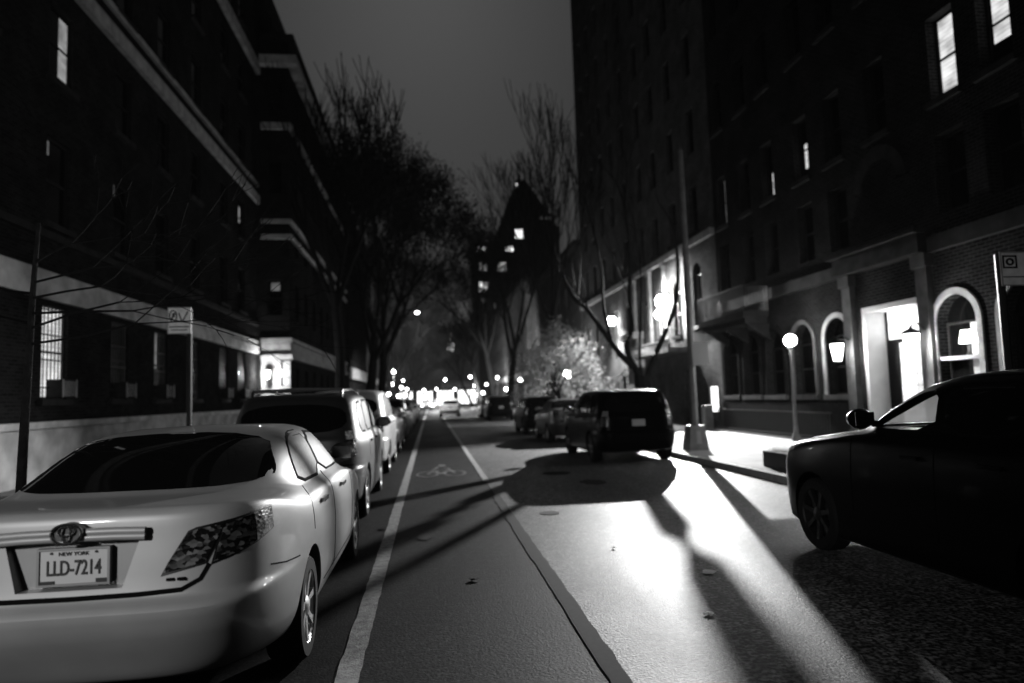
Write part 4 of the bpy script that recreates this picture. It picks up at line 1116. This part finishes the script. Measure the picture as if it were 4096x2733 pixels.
def parking_sign(lab, loc, ptop, w, h, xo, post_mat, mark):
    t = thing('parking_sign', lab, 'sign', loc)
    MB().tube([(0, 0, 0), (0, 0, ptop)], .045, 8).build('post', post_mat, t, True)
    p = MB().box(xo, xo + w, -.062, -.05, ptop - h, ptop + .02).build('sign_plate', M['sign'], t)
    q = MB()
    if mark == 'ring':
        e = ellipse(xo + w * .24, ptop - h * .30, w * .15, h * .22, .010, -.066); q.add(e.v, e.f)
        for a in ((.48, .18, .62, .55), (.62, .55, .86, .12)):
            q.tube([(xo + w * a[0], -.066, ptop - h * a[1]), (xo + w * a[2], -.066, ptop - h * a[3])], .010, 6)
        q.tube([(xo + w * .12, -.066, ptop - h * .46), (xo + w * .36, -.066, ptop - h * .14)], .010, 6)
        q.box(xo + w * .20, xo + w * .235, -.067, -.063, ptop - h * .43, ptop - h * .18); q.box(xo + w * .235, xo + w * .31, -.067, -.063, ptop - h * .22, ptop - h * .18); q.box(xo + w * .28, xo + w * .31, -.067, -.063, ptop - h * .32, ptop - h * .22); q.box(xo + w * .235, xo + w * .31, -.067, -.063, ptop - h * .345, ptop - h * .32)
        q.box(xo + .03, xo + w - .03, -.067, -.063, ptop - h * .74, ptop - h * .70); q.box(xo + .06, xo + w - .06, -.067, -.063, ptop - h * .86, ptop - h * .83)
    else:
        for a in ((.05, .42, .06, .11), (.05, .42, .41, .46), (.05, .09, .11, .41), (.38, .42, .11, .41)):
            q.box(xo + w * a[0], xo + w * a[1], -.068, -.063, ptop - h * a[3], ptop - h * a[2])
        e = ellipse(xo + w * .235, ptop - h * .26, w * .08, h * .09, .012, -.066); q.add(e.v, e.f)
        q.box(xo + .02, xo + w - .02, -.067, -.063, ptop - h * .74, ptop - h * .71)
    q.build('marking', M['seam'], p)
    bd = MB()
    for a in ((0, w, .0, .012), (0, w, h + .008, h + .02), (0, .012, .012, h + .008), (w - .012, w, .012, h + .008)):
        bd.box(xo + a[0], xo + a[1], -.066, -.0625, ptop - h + a[2], ptop - h + a[3])
    bd.build('border', M['signback'], p)
    return t
parking_sign('pale square parking sign on a black post before the left block', (-3.93, 11.75, .14), 3.12, .37, .42, -.33, M['black'], 'ring')
parking_sign('pale parking sign with a square emblem at the right edge on a dark post', (6.62, 7.1, .14), 2.98, .5, .38, -.04, M['black'], 'square')
# planter box, cabinet on the far pavement
t = thing('planter', 'dark planter box of pale grass on the right kerb ahead of the near car', 'planter', (6.6, 12.3, .14))
m = MB(); m.box(-.2, .2, -.5, .4, 0, .30); m.build('box', M['black'], t)
random.seed(9); m = MB()
for k in range(160):
    x, y = random.uniform(-.18, .18), random.uniform(-.47, .37); a = random.uniform(0, 6.28); l = random.uniform(.06, .14)
    m.add([(x, y, .29), (x + .012, y + .012, .29), (x + l * .6 * math.cos(a), y + l * .6 * math.sin(a), .29 + l)], [(0, 1, 2)])
m.build('grass', M['leafpale'], t)
t = thing('utility_cabinet', 'grey metal cabinet standing by the lit basement opening on the right', 'cabinet', (10.3, 24.6, .14))
MB().box(-.16, .16, -.16, .16, 0, .95).build('casing', M['signback'], t); MB().box(-.13, .13, -.172, -.162, .1, .85).build('door', M['pole'], t)

# far lamps
FL = 'small glowing lamps far down the street'
def far_lamp(lab, x, y, z, r=.17, mat=None, arm=0):
    t = thing('street_lantern', lab, 'street lamp', (x, y, .0), FL)
    MB().tube([(arm, 0, .1), (arm, 0, z - r if not arm else z + .2)], .06, 6).build('post', M['black'], t)
    MB().sphere((0, 0, z), r, 12).build('globe', mat or M['far'], t, True)
    if arm: MB().tube([(arm, 0, z + .18), (0, 0, z + r * .9)], .05, 6).build('arm', M['black'], t)
far = [(-3.95, 75, 4.7, .17), (-3.95, 71, 3.25, .2), (-3.95, 66, 2.2, .17), (-3.95, 86, 2.1, .2), (-3.95, 95, 3.3, .2), (-3.9, 108, 2.3, .22), (6.9, 118, 5.2, .25), (6.9, 90, 2.2, .2), (6.9, 84, 3.2, .15), (6.9, 70, 3.6, .14),
       (6.8, 104, 3.4, .25), (6.9, 62, 2.3, .16), (6.9, 52, 2.9, .16)]
far += [(-3.9, 58, 1.9, .1), (6.6, 98, 2.0, .2), (6.9, 76, 1.7, .13), (-3.9, 100, 4.4, .16), (-3.9, 116, 3.4, .2), (6.9, 112, 2.6, .2), (6.9, 66, 1.5, .12)]
nm = ['tallest glowing lamp in the left cluster', 'second lamp down in the left cluster', 'lowest lamp in the left cluster, above the pale van', 'glowing lamp over the dark cars at the end of the left row', 'glowing lamp in front of the far left block', 'farthest lamp on the left pavement',
      'highest glowing lamp by the end of the street, right side', 'low glowing lamp beside the far black van', 'faint lamp left of the far right trunk', 'lamp behind the right hand trunks', 'lamp under the curved awning end', 'low lamp among the right hand trunks', 'lamp just left of the pale leafy tree', 'tiny lamp low over the pale van roof', 'low lamp right of the far waiting cars', 'small low lamp between the right hand trunks', 'high lamp deep in the far left trees', 'lamp before the left end of the shop building', 'lamp under the right end of the curved awning', 'lowest small lamp by the black van']
for (x, y, z, r), l in zip(far, nm): far_lamp(l, x, y, z, r)
# traffic signals over the far crossing
for i, (x, y, z, r) in enumerate(((2.4, 110, 4.6, .2), (1.0, 112, 3.2, .17), (-1.0, 108, 3.0, .2), (-.3, 112, 2.4, .2), (3.9, 110, 3.0, .2))):
    t = thing('traffic_signal', ['highest traffic signal over the far crossing', 'small signal light in the centre of the far crossing', 'left hand signal light at the far crossing', 'lowest signal light at the far crossing', 'right hand signal light at the far crossing'][i], 'traffic light', (x, y, 0), 'traffic signals at the far crossing')
    MB().box(-.2, .2, .02, .3, z - .55, z + .55).build('housing', M['black'], t)
    MB().sphere((0, -.02, z), r, 12).build('lens', M['far'], t, True)
    MB().tube([(0, .2, 0), (0, .2, z - .5)], .05, 6).build('post', M['black'], t)
# oncoming headlights at the crossing
for i, (x, y) in enumerate(((-.6, 104), (.9, 98), (2.8, 100))):
    t, bv = sedan('waiting_car', ['car with bright headlamps at the far crossing, left of centre', 'car with bright headlamps at the far crossing, in the middle', 'car with bright headlamps at the far crossing, right of centre'][i], 'car', (x, y, 0), M['wpaint'], Mpts=48, group='cars facing us at the far crossing', rz=math.pi)
    for s in (-1, 1):
        MB().sphere((s * .62, 4.72, .72), .13, 12).build('headlight_beam', M['far'], t, True)
# cobra-head lamp over the left lane
t = thing('cobra_head_lamp', 'overhead street lamp shining high above the left lane in the distance', 'street lamp', (-3.95, 59.5, .14))
MB().lathe([(.14, 0), (.11, 3), (.07, 8.6)], 8).build('pole', M['black'], t)
MB().tube([(0, 0, 8.4), (.8, 0, 9.1), (2.6, 0, 9.3)], .045, 8).build('mast_arm', M['black'], t, True)
MB().lathe([(.12, 0), (.25, .1), (.18, .2)], 12, (2.95, 0, 9.1)).build('head', M['black'], t, True)
MB().sphere((2.95, 0, 9.04), .2, 12, .6).build('lens', M['far'], t, True)

# ------------------------------------------------------------------ trees
def grow(tr, cr, p, d, L, r, lvl, maxl, rnd, spread=.6, up=.25, split=3, taper=.72, thick_lvl=2, minr=.004):
    steps = 3 if lvl < 3 else 2
    pts = [p]; rad = [r]
    q = V(p); dd = V(d).normalized()
    r1 = r * taper
    for i in range(steps):
        dd = (dd + V((rnd.uniform(-1, 1), rnd.uniform(-1, 1), rnd.uniform(-.5, 1))) * .13 + V((0, 0, up * .15))).normalized()
        q = q + dd * L / steps; pts.append(q.copy()); rad.append(r + (r1 - r) * (i + 1) / steps)
    (tr if lvl < thick_lvl else cr).tube(pts, rad, 8 if lvl < 2 else (5 if lvl < 3 else 3), cap=False)
    if lvl >= maxl: return
    n = split if lvl else split + 1
    for k in range(n):
        a = 2 * math.pi * (k + rnd.random() * .6) / n
        o = dd.orthogonal().normalized(); o = Matrix.Rotation(a, 3, dd) @ o
        nd = (dd + o * spread * rnd.uniform(.6, 1.3) + V((0, 0, up))).normalized()
        base = pts[-1] if k < 2 else pts[-2].lerp(pts[-1], rnd.random())
        grow(tr, cr, base, nd, L * rnd.uniform(.62, .86), max(minr, r1 * rnd.uniform(.55, .78)), lvl + 1, maxl, rnd, spread, up, split, taper, thick_lvl, minr)

def bare_tree(lab, loc, L, r, seed, maxl=6, lean=(0, 0, 1), spread=.55, up=.28, split=3, group='bare street trees', leaves=0, leafmat=None, leafr=1., twig=.012):
    rnd = random.Random(seed)
    t = thing('street_tree', lab, 'tree', loc, group)
    tr, cr = MB(), MB()
    grow(tr, cr, V((0, 0, -.1)), V(lean), L, r, 0, maxl, rnd, spread, up, split, .78, 2, twig)
    tr.build('trunk', M['bark'], t, True)
    if leaves:
        pts = [V(v) for v in cr.v[::7]]
        for _ in range(leaves):
            c = rnd.choice(pts) + V((rnd.gauss(0, .28), rnd.gauss(0, .28), rnd.gauss(0, .25))) * leafr
            a = V((rnd.uniform(-1, 1), rnd.uniform(-1, 1), rnd.uniform(-1, 1))).normalized(); b = a.orthogonal().normalized() * rnd.uniform(.04, .09); a = a * rnd.uniform(.07, .14)
            cr.add([c - a, c + b, c + a, c - b], [(0, 1, 2, 3)])
    cr.build('crown', leafmat or M['twig'], t)
    return t
bare_tree('tall bare tree leaning over the dark wing on the left, nearest of its row', (-4.3, 33.5, .14), 6.1, .27, 11, 5, (.02, 0, 1), .42, .42, twig=.022)
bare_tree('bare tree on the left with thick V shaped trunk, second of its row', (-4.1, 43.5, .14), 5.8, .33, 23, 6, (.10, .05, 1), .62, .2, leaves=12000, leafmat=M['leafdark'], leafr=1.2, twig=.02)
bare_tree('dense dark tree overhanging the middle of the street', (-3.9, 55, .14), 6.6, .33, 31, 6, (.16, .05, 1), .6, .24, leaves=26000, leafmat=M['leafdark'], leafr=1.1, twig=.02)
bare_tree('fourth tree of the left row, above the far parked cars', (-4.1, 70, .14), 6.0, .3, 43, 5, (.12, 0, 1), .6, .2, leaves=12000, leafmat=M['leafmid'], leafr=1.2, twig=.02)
bare_tree('last tree of the left row by the far shops', (-4.1, 88, .14), 6.0, .3, 57, 5, (.12, 0, 1), .65, .15, leaves=12000, leafmat=M['leafmid'], leafr=1.2, twig=.02)
bare_tree('bare tree rising against the edge of the tall right building', (8.0, 41.5, .14), 5.8, .24, 61, 5, (-.05, 0, 1), .40, .42, twig=.022)
bare_tree('dark trunked tree on the right before the steep tower', (6.95, 60, .14), 5.9, .3, 77, 6, (-.04, 0, 1), .48, .34, twig=.02)
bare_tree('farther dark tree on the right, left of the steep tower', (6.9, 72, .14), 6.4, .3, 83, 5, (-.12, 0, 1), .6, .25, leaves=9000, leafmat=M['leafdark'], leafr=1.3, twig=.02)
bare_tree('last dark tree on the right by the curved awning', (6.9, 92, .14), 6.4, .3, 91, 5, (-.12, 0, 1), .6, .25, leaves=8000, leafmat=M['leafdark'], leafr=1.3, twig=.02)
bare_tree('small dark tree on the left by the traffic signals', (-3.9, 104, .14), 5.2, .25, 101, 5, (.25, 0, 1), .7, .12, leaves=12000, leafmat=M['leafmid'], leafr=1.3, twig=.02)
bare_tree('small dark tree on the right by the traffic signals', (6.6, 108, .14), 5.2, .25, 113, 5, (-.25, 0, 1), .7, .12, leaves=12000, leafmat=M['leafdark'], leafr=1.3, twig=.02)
# pale leafy tree lit by the second wall lamp
t = thing('leafy_tree', 'pale lit leafy tree drooping over the cars right of the street', 'tree', (7.2, 37, .14))
rnd = random.Random(4); tr, cr = MB(), MB()
grow(tr, cr, V((0, 0, -.1)), V((-.05, 0, 1)), 2.0, .13, 0, 4, rnd, .8, .12, 3, .78, 2, .008)
tr.build('trunk', M['bark'], t, True)
for k in range(150):
    a = rnd.uniform(0, 6.28); rr = 2.5 * math.sqrt(rnd.random()); hz = 4.2 * (1 - (rr / 2.7) ** 2) * rnd.uniform(.55, 1.08) + 1.5
    c0 = V((rr * math.cos(a), rr * .8 * math.sin(a), hz))
    for j in range(58):
        u = rnd.random()
        c = c0 + V((rnd.gauss(0, .24), rnd.gauss(0, .24), -u * 1.1 + rnd.gauss(0, .15)))
        a1 = V((rnd.uniform(-1, 1), rnd.uniform(-1, 1), rnd.uniform(-1.4, .2))).normalized(); b1 = a1.orthogonal().normalized() * rnd.uniform(.02, .045); a1 = a1 * rnd.uniform(.06, .13)
        cr.add([c - a1, c + b1, c + a1, c - b1], [(0, 1, 2, 3)])
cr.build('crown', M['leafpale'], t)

# forked tree in front of the flood lamp: trunk and limbs laid out in the plane of the kerb
t = thing('forked_tree', 'black forked tree standing before the blazing wall lamp on the right', 'tree', (7.0, 22, .14))
O = V((7.0, 22, .14)); rnd = random.Random(8)
def rel(p): return V(p) - O
tr, cr = MB(), MB()
def limb(pts, r0, r1, twigs=4, lvl=2):
    pts = [rel(p) for p in pts]
    # smooth the polyline
    for _ in range(2):
        q = [pts[0]]
        for a, b in zip(pts, pts[1:]): q += [a.lerp(b, .25), a.lerp(b, .75)]
        pts = q + [pts[-1]]
    rad = [r0 + (r1 - r0) * i / (len(pts) - 1) for i in range(len(pts))]
    tr.tube(pts, rad, 9, cap=False)
    for k in range(twigs):
        i = rnd.randint(len(pts) // 2, len(pts) - 1)
        d = (pts[-1] - pts[-2]).normalized() + V((rnd.uniform(-.7, .7), rnd.uniform(-.7, .7), rnd.uniform(.1, .7)))
        grow(tr, cr, pts[i], d, rnd.uniform(.9, 1.6), r1 * .55, 3, 6, rnd, .5, .25, 2, .7, 2, .005)
limb([(7.02, 22, 0), (7.02, 22, .8), (7.04, 22, 1.6), (7.0, 22, 2.2)], .34, .25, 0)
limb([(7.0, 22, 1.95), (6.78, 22, 2.5), (6.55, 22.0, 2.95), (6.48, 21.9, 3.3), (6.75, 21.9, 3.75), (6.62, 21.8, 4.6), (6.75, 21.8, 6.2), (6.6, 21.7, 8.0)], .13, .04, 7)
limb([(6.7, 22, 2.5), (6.35, 22, 2.85), (5.98, 22.1, 3.4), (5.62, 22.2, 4.0), (5.28, 22.2, 4.5), (4.8, 22.2, 4.85), (4.5, 22.1, 5.6)], .11, .045, 6)
limb([(6.05, 22.1, 3.3), (6.0, 22.2, 3.8), (5.85, 22.3, 4.6), (5.9, 22.3, 5.8), (5.6, 22.3, 7.4)], .08, .03, 5)
limb([(7.05, 22, 1.85), (7.25, 22, 2.3), (7.52, 22, 2.9), (7.83, 22, 3.5), (8.13, 22, 4.1), (8.36, 22, 4.8), (8.46, 22, 5.8), (8.4, 22, 7.2)], .115, .045, 1)
limb([(7.0, 22, 2.0), (6.95, 22, 2.9), (7.1, 22.1, 4.2), (7.2, 22.1, 5.6), (7.0, 22.1, 7.5)], .06, .02, 5)
tr.build('trunk', M['bark'], t, True); cr.build('crown', M['twig'], t)
# young tree on the left pavement
t = thing('young_tree', 'thin young bare tree on the left pavement with side twigs', 'tree', (-3.92, 7.1, .14))
O = V((-3.92, 7.1, .14)); rnd = random.Random(12); tr, cr = MB(), MB()
limb([(-3.92, 7.1, 0), (-3.9, 7.1, 1.2), (-3.86, 7.1, 2.2), (-3.84, 7.1, 2.9), (-3.8, 7.1, 3.5)], .055, .014, 0)
for (x, z, l, dx) in ((-3.86, 2.30, 1.9, 1), (-3.86, 2.45, 1.6, .9), (-3.86, 2.6, 1.6, .9), (-3.86, 2.5, 1.0, -.9), (-3.85, 2.75, 1.3, .8), (-3.85, 2.9, 1.1, .7), (-3.85, 2.8, .9, -.8), (-3.84, 3.1, .9, .5), (-3.82, 3.3, .7, -.5)):
    grow(tr, cr, rel((x, 7.1, z)), V((dx, rnd.uniform(-.3, .3), rnd.uniform(.05, .25))), l * .55, .015, 3, 7, rnd, .40, .0, 2, .78, 2, .0045)
tr.build('trunk', M['bark'], t, True); cr.build('crown', M['twig'], t)

# ------------------------------------------------------------------ lights
def point(name, loc, power, r=.15, spot=None, target=None):
    l = bpy.data.lights.new(name, 'SPOT' if spot else 'POINT'); l.energy = power; l.shadow_soft_size = r
    o = bpy.data.objects.new(name, l); COL.objects.link(o); o.location = loc
    if spot:
        l.spot_size = R(spot); l.spot_blend = .6
        o.rotation_euler = (V(target) - V(loc)).to_track_quat('-Z', 'Y').to_euler()
    return o
point('flood_light', (10.62, 29.42, 5.7), 24000, .06, 70, (4, 14, -1.5))
point('flood_wall_light', (9.2, 29.6, 6.2), 2000, .2, 150, (11.0, 29.2, 5.0))
point('second_flood_light', (10.0, 38.3, 6.0), 5200, .25, 125, (9.6, 38.0, 3))
point('globe_light', (10.02, 18.2, 3.0), 110, .12)
point('entrance_light', (10.4, 16.3, 2.6), 130, .12)
point('entrance_light', (10.4, 13.6, 2.6), 450, .12)
point('portal_light', (11.2, 15.0, 3.2), 30, .15)
point('left_lantern_light', (-7.62, 33.1, 3.1), 300, .12)
point('overhead_light', (-1.0, 59.5, 8.7), 9000, .25, 120, (-1, 64, 0))
point('far_light', (1.5, 104, 6.5), 12000, .4, 110, (1, 100, 0))
point('far_left_light', (-3.0, 74, 4.7), 5000, .2, 150, (-2, 84, 4.5))
point('far_right_light', (6.6, 66, 3.8), 5000, .2, 140, (9.5, 72, 4))
point('far_right_light', (6.6, 90, 2.6), 4000, .2, 140, (9, 98, 3))
point('porch_light', (9.0, 45.2, 3.0), 700, .2)
# assumed unseen lamp behind camera on the left, added to light the saloon's rear
point('assumed_rear_light', (-4.4, -2.2, 3.2), 1050, .2, 104, (-3.1, 7, 2.0))

# ------------------------------------------------------------------ sky, sun, camera
w = bpy.data.worlds.new('World'); scene.world = w; w.use_nodes = True
nt = w.node_tree; nt.nodes.clear()
sk = nt.nodes.new('ShaderNodeTexSky'); sk.sky_type = 'NISHITA'; sk.sun_disc = False
sk.sun_elevation = R(35); sk.sun_rotation = R(0); sk.altitude = 0
bw = nt.nodes.new('ShaderNodeRGBToBW'); bg = nt.nodes.new('ShaderNodeBackground'); ou = nt.nodes.new('ShaderNodeOutputWorld')
nt.links.new(sk.outputs[0], bw.inputs[0]); nt.links.new(bw.outputs[0], bg.inputs[0]); nt.links.new(bg.outputs[0], ou.inputs[0])
bg.inputs['Strength'].default_value = .0042

hz = MB().box(-24, 32, -14, 178, -1.1, 60)  # thin haze added to imitate a bloom around the lamps
m = bpy.data.materials.new('lamp_glow_haze'); m.use_nodes = True; n2 = m.node_tree; n2.nodes.clear()
vo = n2.nodes.new('ShaderNodeVolumePrincipled'); oo = n2.nodes.new('ShaderNodeOutputMaterial')
vo.inputs['Color'].default_value = g(.95); vo.inputs['Density'].default_value = HAZE; vo.inputs['Anisotropy'].default_value = .0
n2.links.new(vo.outputs[0], oo.inputs['Volume'])
tag(hz.build('haze', m), kind='stuff')

cam = bpy.data.cameras.new('camera'); co = bpy.data.objects.new('camera', cam); COL.objects.link(co); scene.camera = co
cam.sensor_width = 36; cam.lens = 23.898; cam.clip_end = 2000; cam.clip_start = .05
a, p, ro = R(6.9592), R(4.5938), R(1.8)
fwd = V((math.sin(a) * math.cos(p), math.cos(a) * math.cos(p), math.sin(p)))
r0 = V((math.cos(a), -math.sin(a), 0)); u0 = r0.cross(fwd)
rt = r0 * math.cos(ro) - u0 * math.sin(ro); up = r0 * math.sin(ro) + u0 * math.cos(ro)
co.matrix_world = Matrix(((rt.x, up.x, -fwd.x, 0), (rt.y, up.y, -fwd.y, 0), (rt.z, up.z, -fwd.z, 1.65), (0, 0, 0, 1)))
cam.dof.use_dof = True; cam.dof.focus_distance = 4.6; cam.dof.aperture_fstop = .95

scene.view_settings.view_transform = 'Standard'; scene.view_settings.look = 'None'
scene.view_settings.exposure = 0; scene.view_settings.gamma = 1
scene.render.engine = 'CYCLES'
scene.cycles.use_denoising = True
scene.cycles.max_bounces = 5; scene.cycles.diffuse_bounces = 0; scene.cycles.glossy_bounces = 3
scene.cycles.sample_clamp_indirect = 4
